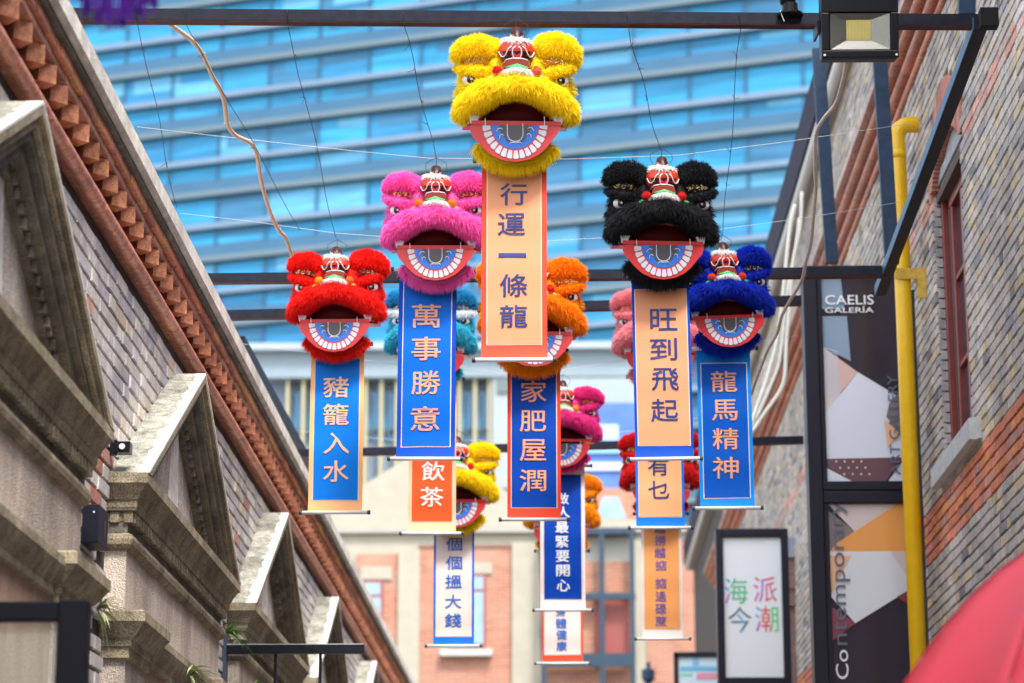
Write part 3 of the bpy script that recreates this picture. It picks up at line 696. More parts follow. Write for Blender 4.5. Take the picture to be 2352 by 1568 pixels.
def cable(pts, Ys, r, m, label, name='cable'):
    P_ = [onY(u, v, Y) for (u, v), Y in zip(pts, Ys)]
    out = []
    for i in range(len(P_) - 1):       # Catmull-Rom
        p0, p1, p2, p3 = P_[max(i-1, 0)], P_[i], P_[i+1], P_[min(i+2, len(P_)-1)]
        for t in [0, .25, .5, .75]:
            out.append(.5 * ((2*p1) + (-p0+p2)*t + (2*p0-5*p1+4*p2-p3)*t*t + (-p0+3*p1-3*p2+p3)*t**3))
    out.append(P_[-1])
    return obj(name, MB().tube(out, r, 8), m, smooth=True, label=label, cat='cable')
pl = [(372, 40), (400, 62), (440, 92), (465, 125), (488, 175), (508, 210), (518, 250), (522, 285), (540, 310), (575, 328), (590, 355), (597, 400), (606, 440), (622, 490), (640, 528), (655, 545), (668, 580), (690, 640), (720, 700)]
c1 = cable(pl, np.linspace(9.95, 12.9, len(pl)), .0105, TAN, 'wavy tan conduit hanging from the top crossbar down to the red lion')
for t in (3, 7, 10, 14):
    c = onY(*pl[t], np.linspace(9.95, 12.9, len(pl))[t]); obj('cable_tie', MB().tube([c + np.array([-.014, -.012, 0]), c + np.array([.014, -.012, .004])], .003, 5), WIREW, c1)
pr = [(1948, 60), (1944, 140), (1932, 200), (1918, 240), (1890, 275), (1874, 310), (1872, 380), (1874, 430), (1868, 500), (1862, 560), (1850, 605), (1843, 640), (1815, 690), (1796, 725), (1785, 765), (1765, 800), (1745, 850), (1725, 905)]
cable(pr, np.linspace(9.95, 13.2, len(pr)), .009, mat('beige_conduit', (.58, .48, .40), .5, var=.1), 'wavy beige conduit hanging from below the floodlight past the ribbed roof edge')
for (pts, lb, r) in ((((1826, 470), (1815, 520), (1806, 600), (1797, 690), (1785, 780), (1764, 860), (1740, 930), (1722, 985)), 'white plastic pipe bundle nearest the royal blue lion', .014),
                     (((1842, 440), (1838, 520), (1822, 600), (1814, 700), (1806, 790), (1803, 860), (1790, 900), (1755, 950), (1728, 992)), 'white plastic pipe with a kink beside the royal blue banner', .014),
                     (((1836, 500), (1826, 580), (1810, 660), (1800, 740), (1790, 830), (1768, 890), (1735, 965)), 'middle white plastic pipe behind the beige conduit', .012)):
    cable(pts, [17.5] * len(pts), r, PVC, lb, 'pipe')

# ================================================================== YELLOW GAS PIPE
YEL = mat('yellow_enamel', (.88, .52, .0), .35, var=.04, vscale=4, coat=.15)
gp = thing('gas_pipe', 'bright yellow vertical gas pipe with an elbow, standing off the brick wall', 'pipe', (2.0, 13.9, 0))
top = onY(2062, 292, 13.9); bx = onY(2084, 900, 13.9)[0]
el = [(0, 0, .3), (0, 0, top[2] - .06)] + [(.075 - .075 * math.cos(t), 0, top[2] - .06 + .075 * math.sin(t)) for t in (.3, .7, 1.1, 1.5)] + [(.26, 0, top[2] + .018)]
obj('riser', MB().tube([(x + bx - 2.0, y, z) for x, y, z in el], .048, 16), YEL, gp, smooth=True)
zb = onY(2075, 628, 13.85)[2]
for _z in (top[2] - .2,): obj('coupling', MB().tube([(bx - 2.0, 0, _z), (bx - 2.0, 0, _z + .05)], .0505, 16), YEL, gp, smooth=True)
obj('clamp', MB().box(bx - 2.052, bx - 2.0 + .125, -.062, -.052, zb - .035, zb + .03), mat('dirty_yellow', (.55, .33, .03), .5, var=.2), gp)
obj('bracket', MB().box(bx - 2.0 + .075, bx - 2.0 + .125, -.068, -.0625, zb - .15, zb + .03), mat('dirty_yellow2', (.58, .36, .04), .5, var=.2), gp)
obj('bracket_arm', MB().box(bx - 1.93, 2.12 - 2.0, .0, .05, zb - .03, zb + .02), YEL, gp)
obj('cover_strip', MB().box(bx - 2.0 + .049, bx - 2.0 + .064, .0, .03, .3, top[2] - 1.0), WIRED, gp)

# ================================================================== GALLERY SIGN
YS = 14.75
DKF = mat('dark_aluminium', (.016, .014, .024), .4, spec=.2)
sg = thing('gallery_light_box', 'tall dark framed gallery sign box with geometric artwork standing out from the brick wall', 'sign')
sx0 = 1.50; sx1 = 2.13; st = 5.86; mid_z = onY(1960, 1128, YS)[2]; sb = 3.0
def sb_(name, x0, x1, y0, y1, z0, z1, m, bv=.006): return bevel(obj(name, MB().box(x0, x1, y0, y1, z0, z1), m, sg), bv)
sb_('frame_side', sx0, sx0 + .085, YS - .02, YS + .16, sb, st, DKF); sb_('frame_side', sx1 - .05, sx1, YS - .02, YS + .16, sb, st, DKF)
for z0, z1 in ((st - .055, st), (mid_z - .075, mid_z + .0), (mid_z + .004, mid_z + .06), (sb, sb + .05)):
    sb_('frame_bar', sx0 + .086, sx1 - .051, YS - .018, YS + .15, z0, z1, DKF)
sb_('inner_frame', sx0 + .086, sx0 + .115, YS - .008, YS + .1, sb + .05, st - .056, DKF, .003)
sb_('back_plate', sx0 + .02, sx1 - .02, YS + .1, YS + .14, sb + .05, st - .06, DKF)
px0, px1 = sx0 + .116, sx1 - .051
def art(z0, z1, polys, base):
    """flat printed panel in the sign; polygons in 0..1 panel units"""
    p = obj('artwork', MB().box(px0, px1, YS + .02, YS + .03, z0, z1), base, sg)
    for i, (pol, m) in enumerate(polys):
        pts = [(px0 + a * (px1 - px0), z1 - b * (z1 - z0)) for a, b in pol]
        obj('print_or_reflection', MB().prism(pts, 'y', YS + .0195 - .0012 * (i + 1), YS + .0199 - .0012 * (i + 1)), m, p)
    return p
DKP = flat((.04, .032, .048), .12, spec=.5); WHP = flat((.72, .76, .84), .2); WH2 = flat((.74, .78, .80), .2)
PKP = flat((.72, .48, .42), .25); GRP = flat((.24, .2, .19), .25); ORP = flat((.88, .38, .09), .25); ORL = flat((.86, .50, .30), .25)
MARP = flat((.16, .08, .10), .2); BLREF = flat((.27, .36, .47), .15); HAT = flat((.70, .60, .58), .3); RDP = flat((.25, .05, .07), .25)
z1a, z0a = st - .056, mid_z + .061
A1 = art(z0a, z1a, [
    ([(0, 0), (.26, 0), (.30, .165), (0, .165)], BLREF), ([(0, .20), (.33, .20), (.36, .42), (0, .35)], BLREF),  # both light-blue shapes are reflections painted onto the dark panel
    ([(0, .35), (.45, .475), (.0, .66)], PKP),
    ([(0, .35), (.19, .405), (.21, .60), (.0, .68)], HAT),
    ([(.45, .475), (1, .60), (1, .90), (0, .90), (0, .67)], WHP),
    ([(0, .89), (1, .885), (.76, 1), (.33, 1), (0, .93)], MARP), ([(0, .935), (.33, 1), (0, 1)], WHP), ([(1, .90), (1, 1), (.79, 1)], WHP),
    ([(.84, .63), (1, .56), (1, .80), (.8, .69)], GRP), ([(.77, .70), (.97, .77), (.80, .84)], ORL)], DKP)
for r_, zz in enumerate((.905, .935, .965)):
    for q in range(4 - 0):
        obj('printed_dot', MB().tube([(px0 + (.12 + q * .11 + r_ * .05) * (px1 - px0), YS + .003, z1a - zz * (z1a - z0a)), (px0 + (.12 + q * .11 + r_ * .05) * (px1 - px0), YS + .0045, z1a - zz * (z1a - z0a))], .0065, 8), flat((.8, .55, .4), .4), A1)
for q in range(26):     # hatching
    a = q / 26; zt = z1a - (.36 + .30 * a) * (z1a - z0a)
    obj('printed_line', MB().prism([(px0 + .001, zt + .006), (px0 + .19 * (px1 - px0), zt - .02), (px0 + .19 * (px1 - px0), zt - .024), (px0 + .001, zt + .002)], 'y', YS + .005, YS + .0058), WHP, A1) if q < 20 else None
z1b, z0b = mid_z - .076, sb + .05
A2 = art(z0b, z1b, [
    ([(0, 0), (.9, 0), (.34, .13), (0, 0)], HAT), ([(0, .03), (.34, .13), (.06, .22), (0, .24)], GRP),
    ([(.9, 0), (1, 0), (1, .22), (0, .22), (.1, .18)], ORP),
    ([(0, .22), (1, .22), (1, .40), (.30, .55), (0, .43)], WH2), ([(0, .24), (.28, .24), (0, .42)], ORL), ([(1, .22), (1, .34), (.78, .22)], HAT),
    ([(0, .475), (.30, .55), (0, .63)], RDP), ([(1, .40), (1, .47), (.85, .43)], RDP)], DKP)
def letter(parent, txt, x, y, z, wd, ht, m, bold=.0, rot=None, name='lettering'):
    o = obj(name, glyph(txt, wd, ht, bold), m, parent, loc=(x, y, z))
    if rot: o.rotation_euler = rot
    return o
WHT = flat((.85, .85, .86), .4)
pc = onY(1951, 688, YS); letter(A1, 'CAELIS', pc[0], YS + .002, pc[2], .30, .062, WHT, .01)
pc = onY(1951, 710, YS); letter(A1, 'GALER\u00cdA', pc[0], YS + .002, pc[2], .30, .043, WHT, .01)
DKL = flat((.12, .13, .19), .4)
pc = onY(2051, 975, YS); letter(A1, 'ART GALLERY', px1 - .05, YS - .003, pc[2], .62, .06, DKL, .005, rot=(0, R(-90), 0))
pc = onY(1910, 1355, YS)
letter(A2, 'ntemporary', px0 + .065, YS + .002, pc[2] + .105, .87, .10, DKL, .0, rot=(0, R(-90), 0))
letter(A2, 'Co', px0 + .05, YS + .002, pc[2] - .445, .175, .075, WHT, .0, rot=(0, R(-90), 0))

# other light boxes further on
s2 = thing('white_light_box', 'white lit-faced sign box in a black frame with four rainbow coloured characters', 'sign')
Y2 = 20.
def ybx(name, u0, v0, u1, v1, Y, dep, m, par, bv=.01): return bevel(yb(name, u0, v0, u1, v1, Y, dep, m, par), bv)
lx0 = onY(1645, 1300, Y2)[0]; lx1 = onY(1812, 1300, Y2)[0]; zt2 = onY(1720, 1213, Y2)[2]; zb2 = onY(1740, 1620, Y2)[2]; fz = onY(1740, 1555, Y2)[2]
for nm, a, b, c_, d in (('frame_side', lx0, lx0 + .06, zb2, zt2), ('frame_side', lx1 - .06, lx1, zb2, zt2), ('frame_bar', lx0 + .061, lx1 - .061, zt2 - .07, zt2), ('frame_bar', lx0 + .061, lx1 - .061, fz - .2, fz)):
    bevel(obj(nm, MB().box(a, b, Y2, Y2 + .18, c_, d), DKF, s2), .008)
fc = obj('face', MB().box(lx0 + .061, lx1 - .061, Y2 + .04, Y2 + .05, fz, zt2 - .071), flat((.82, .86, .87), .35), s2)
chs = [('海', 1691, 1355, (.1, .55, .25)), ('派', 1758, 1352, (.75, .12, .25)), ('今', 1700, 1422, (.12, .2, .2)), ('潮', 1762, 1420, (.8, .12, .12))]
for ch, u, v, c in chs:
    p = onY(u, v, Y2); o = letter(fc, ch, p[0], Y2 + .036, p[2], .19, .21, None, .0, name='character')
    m = flat(c, .5); o.data.materials.append(m)
    m2 = flat((.45, .1, .6), .5); m3 = flat((.05, .45, .8), .5); m4 = flat((.15, .65, .2), .5)
    o.data.materials.append(m2); o.data.materials.append(m3); o.data.materials.append(m4)
    xs = [v_.co.x for v_ in o.data.vertices]
    for pg in o.data.polygons:
        cx_ = pg.center.x; cz_ = pg.center.z
        if ch in '海潮' and cx_ < -.05: pg.material_index = 2 if cz_ > 0 else 1
        if ch == '潮' and cx_ > .035: pg.material_index = 3
        if ch == '派' and cx_ < .0: pg.material_index = 1 if cx_ > -.04 else 0
        if ch == '今' and abs(cx_) < .02 and cz_ < .03: pg.material_index = 2
s3 = thing('blue_light_box', 'small black framed sign box with pale blue artwork, lowest on the lane', 'sign')
Y3 = 24.
for nm, a in (('frame_side', (1549, 1498, 1559, 1640)), ('frame_bar', (1549, 1497, 1652, 1508))): yb(nm, *a, Y3, .15, DKF, s3)
fcc = yb('face', 1560, 1509, 1655, 1640, Y3 + .03, .02, flat((.60, .78, .86), .4), s3)
for a, c in (((1562, 1530, 1650, 1540), (.15, .5, .75)), ((1600, 1545, 1655, 1560), (.75, .3, .4)), ((1562, 1545, 1590, 1552), (.3, .65, .5)), ((1590, 1509, 1606, 1528), (.25, .55, .8))):
    yb('print_or_reflection', *a, Y3 + .024, .004, flat(c, .4), fcc)

# ================================================================== LION HEADS
def sample_fur(mb, n, ln, wd, grav, rs, curl=.25, comb=(0, 0, 0), filt=None, fade=None):
    """thin tapering hair blades growing on the surface of mb; returns vertex and face lists"""
    m = fixn(mb.mesh('_f')); m.calc_loop_triangles()
    V = np.empty(len(m.vertices) * 3); m.vertices.foreach_get('co', V); V = V.reshape(-1, 3)
    N = np.empty(len(m.vertices) * 3); m.vertex_normals.foreach_get('vector', N); N = N.reshape(-1, 3)
    T = np.empty(len(m.loop_triangles) * 3, dtype=np.int32); m.loop_triangles.foreach_get('vertices', T); T = T.reshape(-1, 3)
    bpy.data.meshes.remove(m)
    A = np.linalg.norm(np.cross(V[T[:, 1]] - V[T[:, 0]], V[T[:, 2]] - V[T[:, 0]]), axis=1)
    idx = rs.choice(len(T), n, p=A / A.sum())
    a = rs.random((n, 1)); b = rs.random((n, 1)); f = (a + b) > 1; a = np.where(f, 1 - a, a); b = np.where(f, 1 - b, b)
    t = T[idx]; P = V[t[:, 0]] * (1 - a - b) + V[t[:, 1]] * a + V[t[:, 2]] * b
    Nn = N[t[:, 0]] * (1 - a - b) + N[t[:, 1]] * a + N[t[:, 2]] * b
    Nn /= np.linalg.norm(Nn, axis=1, keepdims=True) + 1e-9
    if filt is not None:
        k = filt(P); P, Nn = P[k], Nn[k]; n = len(P)
    clump = np.stack([np.sin(P[:, 0] * 41 + P[:, 2] * 23), np.sin(P[:, 1] * 37 + P[:, 0] * 19), np.sin(P[:, 2] * 43 + P[:, 0] * 17)], 1) * curl
    D = Nn + clump + rs.normal(0, curl * .8, (n, 3)) + np.array(comb) + np.array([0, 0, -grav])
    D /= np.linalg.norm(D, axis=1, keepdims=True) + 1e-9
    # keep hair from growing into the body
    dn = (D * Nn).sum(1, keepdims=True); D = D + Nn * np.maximum(0, .15 - dn); D /= np.linalg.norm(D, axis=1, keepdims=True)
    L = ln * rs.uniform(.6, 1.25, (n, 1))
    if fade is not None: L = L * fade(P)
    D2 = D + np.array([0, 0, -grav * .7]); D2 /= np.linalg.norm(D2, axis=1, keepdims=True)
    side = np.cross(D, Nn + rs.normal(0, .6, (n, 3))); side /= np.linalg.norm(side, axis=1, keepdims=True) + 1e-9
    W = wd * rs.uniform(.7, 1.3, (n, 1))
    p0 = P - Nn * .004; p1 = P + D * L * .5; p2 = p1 + D2 * L * .5
    VV = np.stack([p0 - side * W, p0 + side * W, p1 - side * W * .8, p1 + side * W * .8, p2], 1).reshape(-1, 3)
    base = np.arange(n) * 5
    return VV, base
def fur_mesh(name, mb, n, ln, wd, grav, seed, **k):
    rs = np.random.default_rng(seed)
    VV, base = sample_fur(mb, n, ln, wd, grav, rs, **k)
    nb = len(mb.v)
    v = np.concatenate([np.array(mb.v), VV]) if nb else VV
    fs = list(mb.f)
    q = np.stack([base, base + 1, base + 3, base + 2], 1) + nb; t = np.stack([base + 2, base + 3, base + 4], 1) + nb
    loops_tot = [len(f) for f in fs] + [4] * len(q) + [3] * len(t)
    li = [i for f in fs for i in f] + q.ravel().tolist() + t.ravel().tolist()
    m = bpy.data.meshes.new(name); m.vertices.add(len(v)); m.vertices.foreach_set('co', v.ravel())
    m.loops.add(len(li)); m.loops.foreach_set('vertex_index', li)
    m.polygons.add(len(loops_tot)); m.polygons.foreach_set('loop_start', np.concatenate([[0], np.cumsum(loops_tot)[:-1]]))
    m.polygons.foreach_set('loop_total', loops_tot)
    m.update(calc_edges=True); m.validate()
    m.polygons.foreach_set('use_smooth', [True] * len(m.polygons))
    return m
def furmat(name, c):
    m = mat(name, c, .75, spec=.25, var=.16, vscale=70, sheen=.0)
    t = m.node_tree; b = t.nodes['Principled BSDF']; out = t.nodes['Material Output']
    tr = t.nodes.new('ShaderNodeBsdfTranslucent'); tr.inputs[0].default_value = (*[min(1, k * 1.1) for k in c], 1)
    ms = t.nodes.new('ShaderNodeMixShader'); ms.inputs[0].default_value = .42
    t.links.new(b.outputs[0], ms.inputs[1]); t.links.new(tr.outputs[0], ms.inputs[2]); t.links.new(ms.outputs[0], out.inputs[0])
    return m
def ph_(x, y, z): return (x, y, z)
LM = {}
# skull and cheeks
mb = MB().ell((0, .12, .28), (.445, .30, .28)); mb.ell((-.36, .0, .36), (.085, .15, .15)); mb.ell((.36, .0, .36), (.085, .15, .15)); mb.ell((-.34, -.04, .27), (.135, .16, .13)); mb.ell((.34, -.04, .27), (.135, .16, .13))
mb.ell((-.15, -.12, .43), (.09, .13, .13)); mb.ell((.15, -.12, .43), (.09, .13, .13))
LM['face'] = fur_mesh('face', mb, 9000, .045, .0028, .5, 1, filt=lambda P: (P[:, 1] < .25) & (P[:, 2] > .03))
def mirrored(mb, s):
    if s > 0: return mb
    o = MB(); o.add([(-v[0], v[1], v[2]) for v in mb.v], mb.f); return o
for s, nm in ((-1, 'L'), (1, 'R')):
    mb = MB()
    mb.tube([(.13, -.06, .46), (.15, -.10, .53), (.20, -.14, .595), (.29, -.16, .622), (.38, -.14, .612), (.445, -.11, .575), (.475, -.09, .52)],
            [.055, .075, .085, .088, .085, .07, .035], 14)
    LM['brow' + nm] = fur_mesh('brow', mirrored(mb, s), 5600, .042, .0026, .3, 2 + s, comb=(0, -.1, 0), filt=None)
    mb = MB().tube([(.49, -.10, .47), (.44, -.17, .442), (.35, -.215, .424), (.26, -.215, .412), (.18, -.17, .40)], [.014, .034, .036, .034, .022], 10)
    LM['lid' + nm] = fur_mesh('eyelid', mirrored(mb, s), 1800, .028, .0026, .45, 12 + s)
    mb = MB().ell((.31, -.115, .505), (.14, .09, .06)); LM['socket' + nm] = fixn(mirrored(mb, s).mesh('eye_socket', smooth=True))
    mb = MB()
    for _ in range(46):
        t = rng.uniform(-1, 1); x = .31 + t * .12; z = .485 + rng.uniform(-.02, .045) * (1 - t * t)
        yv = -.115 - .09 * math.sqrt(max(0, 1 - ((x - .31) / .14) ** 2 - ((z - .505) / .06) ** 2)) - .004
        mb.ell((x, yv, z), (.0058, .003, .0058), 6, 4)
    LM['sequin' + nm] = fixn(mirrored(mb, s).mesh('sequins'))
    LM['eye' + nm] = fixn(mirrored(MB().ell((.37, -.165, .352), (.058, .045, .05)), s).mesh('eyeball', smooth=True))
    mb = MB().ell((.362, -.2, .352), (.034, .014, .034)); LM['iris' + nm] = fixn(mirrored(mb, s).mesh('iris', smooth=True))
    mb = MB().ell((.356, -.213, .354), (.010, .003, .010)); LM['glint' + nm] = fixn(mirrored(mb, s).mesh('eye_ring', smooth=True))  # white dot on the iris, a painted glint
    LM['pom' + nm] = fur_mesh('pompom', mirrored(MB().ell((.155, -.37, .40), (.036, .034, .036), 12, 8), s), 500, .012, .0022, .1, 20 + s)
    LM['leaf' + nm] = fixn(mirrored(MB().ell((.195, -.37, .345), (.034, .016, .021), 12, 8, rot=Matrix.Rotation(R(25), 3, 'Y')), s).mesh('green_leaf', smooth=True))
    mb = MB().prism([(.29, .055), (.375, .06), (.365, -.005), (.315, -.012)], 'y', -.3, -.28); LM['fang' + nm] = fixn(mirrored(mb, s).mesh('fang'))
# upper lip
mb = MB().tube([(-.45, -.14, .05), (-.41, -.2, .105), (-.31, -.28, .195), (-.16, -.35, .272), (0, -.37, .298), (.16, -.35, .272), (.31, -.28, .195), (.41, -.2, .105), (.45, -.14, .05)],
               [.05, .088, .098, .09, .084, .09, .098, .088, .05], 16)
LM['lip'] = fur_mesh('muzzle', mb, 10500, .056, .0026, .75, 5, comb=(0, -.15, 0))
# beard: fringe behind the jaw plate
mb = MB(); pts = []
for k in range(15):
    a = R(205 + 130 * k / 14); pts.append((.325 * math.cos(a), -.20, -.075 + .24 * math.sin(a)))
mb.tube(pts, .035, 8)
def beardL(P):
    return (.85 + .3 * np.clip(-P[:, 2:3] / .32, 0, 1))
LM['beard'] = fur_mesh('beard', mb, 5200, .075, .0030, .9, 6, comb=(0, .25, 0), fade=beardL, filt=lambda P: P[:, 1] > -.225)
# forehead ornament
mb = MB().ell((0, -.2, .565), (.132, .10, .115), 20, 12); LM['bridge'] = fixn(mb.mesh('forehead_mask', smooth=True))
def onell(x, z, off=.004):
    t = max(0, 1 - (x / .132) ** 2 - ((z - .565) / .115) ** 2); return (x, -.2 - .10 * math.sqrt(t) - off, z)
mb = MB()
vs = [onell(x, z, .002) for z, xs in ((.565, 9), (.52, 9), (.495, 9), (.47, 9)) for x in np.linspace(-.12, .12, xs) * math.sqrt(max(.05, 1 - ((z - .565) / .115) ** 2))]
mb.add(vs, [(r * 9 + i, r * 9 + i + 1, (r + 1) * 9 + i + 1, (r + 1) * 9 + i) for r in range(3) for i in range(8)])
LM['darkmask'] = fixn(mb.mesh('mask_field', smooth=True))
mb = MB()
for s in (-1, 1):
    mb.tube([onell(s * x, z) for x, z in ((.125, .565), (.11, .53), (.092, .525), (.075, .55), (.06, .585), (.04, .6))], .0038, 5)
    mb.tube([onell(s * x, z) for x, z in ((.0, .50), (.025, .52), (.034, .55), (.028, .585), (.01, .6))], .0038, 5)
mb.tube([onell(x, z, .006) for x, z in ((-.10, .475), (-.075, .505), (-.03, .513), (.03, .513), (.075, .505), (.10, .475))], .0045, 5)
LM['scroll'] = fixn(mb.mesh('white_scrollwork', smooth=True))
mb = MB().add([onell(x, z, .0035) for x, z in ((0, .505), (.022, .525), (.03, .55), (.022, .585), (0, .6), (-.022, .585), (-.03, .55), (-.022, .525))], [tuple(range(8))])
LM['drop'] = fixn(mb.mesh('red_drop'))
mb = MB().prism([(-.095, .43), (.095, .43), (.082, .488), (.05, .503), (-.05, .503), (-.082, .488)], 'y', -.318, -.29); LM['flap'] = fixn(mb.mesh('red_flap'))
mb = MB().ell((0, -.2, .640), (.098, .088, .026), 16, 8); LM['capfur'] = fur_mesh('white_ruff', mb, 1300, .038, .003, .8, 8)
mb = MB().tube([(0, -.17, .63), (0, -.16, .68), (0, -.14, .738), (0, -.13, .752)], [.064, .056, .04, .016], 12); LM['horn'] = fixn(mb.mesh('horn', smooth=True))
mb = MB().tube([(-.13, -.385, .365), (-.08, -.40, .395), (0, -.405, .41), (.08, -.40, .395), (.13, -.385, .365)], [.008, .017, .02, .017, .008], 8)
LM['nosefur'] = fur_mesh('nose_tuft', mb, 900, .03, .003, .9, 9)
mb = MB().tube([(-.085, -.375, .425), (0, -.385, .44), (.085, -.375, .425)], [.01, .02, .01], 8); LM['noseband'] = fixn(mb.mesh('green_band', smooth=True))
_Mf = Matrix.Translation((0, -.215, .56)) @ Matrix.Diagonal((1.12, 1.1, 1.1, 1)) @ Matrix.Translation((0, .19, -.56))
for _k in ('bridge', 'darkmask', 'scroll', 'drop', 'flap', 'capfur', 'horn'): LM[_k].transform(_Mf)
# mouth
mb = MB().ell((0, -.06, .06), (.345, .2, .15), 20, 10); LM['mouth'] = fixn(mb.mesh('mouth_lining', smooth=True))
pr = [(.42 * math.cos(R(a)), -.05 - .25 * math.sin(R(a)) if a <= 180 else .2) for a in range(0, 181, 15)]
mb = MB().prism([(x, y) for x, y in pr] + [(-.42, .15), (.42, .15)], 'z', -.02, .0)
LM['rim'] = fixn(mb.mesh('jaw_board'))
mb = MB().box(-.355, .355, -.318, -.30, -.022, .012); LM['bar'] = fixn(mb.mesh('red_lip_bar'))
jo = [(.35, -.024), (.358, -.06), (.338, -.11), (.302, -.145), (.275, -.178), (.238, -.215), (.185, -.257), (.1, -.293), (0, -.306)]
jo = jo + [(-x, z) for x, z in jo[-2::-1]]
LM['jaw'] = fixn(MB().prism(jo, 'y', -.312, -.30).mesh('jaw_plate'))
hb = [(.19 * math.cos(R(a)), -.026 - .186 * math.sin(R(a))) for a in range(0, 181, 10)]
LM['blue'] = fixn(MB().prism(hb, 'y', -.3145, -.3125).mesh('blue_field'))
LM['teeth'] = []
NT = 15
for k in range(NT):
    a0, a1 = R(180 * k / NT + .9), R(180 * (k + 1) / NT - .9); q = []
    ri, ro = .197, .258
    for (r_, a) in ((ri, a0 + .02), (ro - .008, a0), (ro, a0 + .04), (ro, a1 - .04), (ro - .008, a1), (ri, a1 - .02)): q.append((r_ * math.cos(a), -.028 - r_ * math.sin(a)))
    LM['teeth'].append(fixn(MB().prism(q, 'y', -.317, -.3125).mesh('tooth')))
tg = [(-.062, -.026), (-.062, -.11), (-.045, -.142), (-.015, -.157), (.015, -.157), (.045, -.142), (.062, -.11), (.062, -.026)]
LM['tongue'] = fixn(MB().prism(tg, 'y', -.3155, -.3147).mesh('tongue'))
mb = MB()
for s in (-1, 1):
    mb.prism([(s * x, z) for x, z in ((.066, -.028), (.12, -.032), (.135, -.055), (.15, -.075), (.12, -.066), (.112, -.09), (.13, -.115), (.1, -.11), (.085, -.12), (.078, -.145), (.05, -.17), (.03, -.163), (.06, -.14), (.07, -.11))], 'y', -.3157, -.3149)
LM['flame'] = fixn(mb.mesh('dark_flames'))
mb = MB().tube([(x, -.3165, z) for x, z in tg], .0032, 5)
for s in (-1, 1):
    mb.tube([(s * x, -.3165, z) for x, z in ((.15, -.082), (.135, -.06), (.115, -.055), (.1, -.064))], .003, 5)
    mb.tube([(s * x, -.3165, z) for x, z in ((.125, -.135), (.122, -.11), (.105, -.1), (.09, -.112))], .003, 5)
    mb.tube([(s * x, -.3165, z) for x, z in ((.045, -.185), (.05, -.175), (.038, -.163), (.0, -.168))], .003, 5)
LM['lines'] = fixn(mb.mesh('white_lines', smooth=True))
for s in (-1, 1): LM['string%d' % s] = fixn(MB().tube([(s * .235, -.32, -.05), (s * .235, -.33, -.02), (s * .235, -.32, .02)], .0028, 5).mesh('jaw_string'))
mb = MB()
for s in (-1, 1): mb.tube([(s * .06, -.13, .70), (s * .10, -.13, .755), (s * .095, -.13, .80), (s * .02, -.13, .845), (0, -.13, .85)], .0028, 5)
mb.tube([(0, -.13, .76), (.004, -.13, .87)], .0028, 5)
LM['hanger'] = fixn(mb.mesh('wire_hanger'))
M_WF = furmat('fur_white', (.8, .8, .76)); M_RED = mat('gloss_red', (.52, .012, .016), .35, coat=.3); M_MAR = mat('maroon_lining', (.055, .003, .004), .6, spec=.1)
M_JAW = mat('jaw_red', (.55, .03, .035), .38, coat=.2); M_BLU = mat('jaw_blue', (.02, .16, .62), .4); M_TW = mat('tooth_white', (.58, .60, .66), .35)
M_DG = mat('tongue_grey', (.07, .065, .075), .4); M_WL = mat('line_white', (.8, .8, .8), .4); M_HORN = mat('horn_maroon', (.035, .006, .008), .35, spec=.2)
M_BLK = mat('mask_black', (.02, .008, .01), .3); M_GRN = furmat('fur_green', (.02, .36, .07)); M_GRN2 = mat('felt_green', (.02, .40, .10), .5)
M_FLAP = mat('flap_red', (.26, .02, .012), .5); M_MASK = mat('mask_red', (.50, .03, .01), .35); M_EYE = mat('eye_white', (.75, .75, .75), .2, coat=.5)
M_IRIS = mat('iris_black', (.008, .008, .01), .15, coat=.6); M_GOLD = mat('sequin_gold', (.8, .6, .25), .25, metal=.8)
M_SOCK = {}
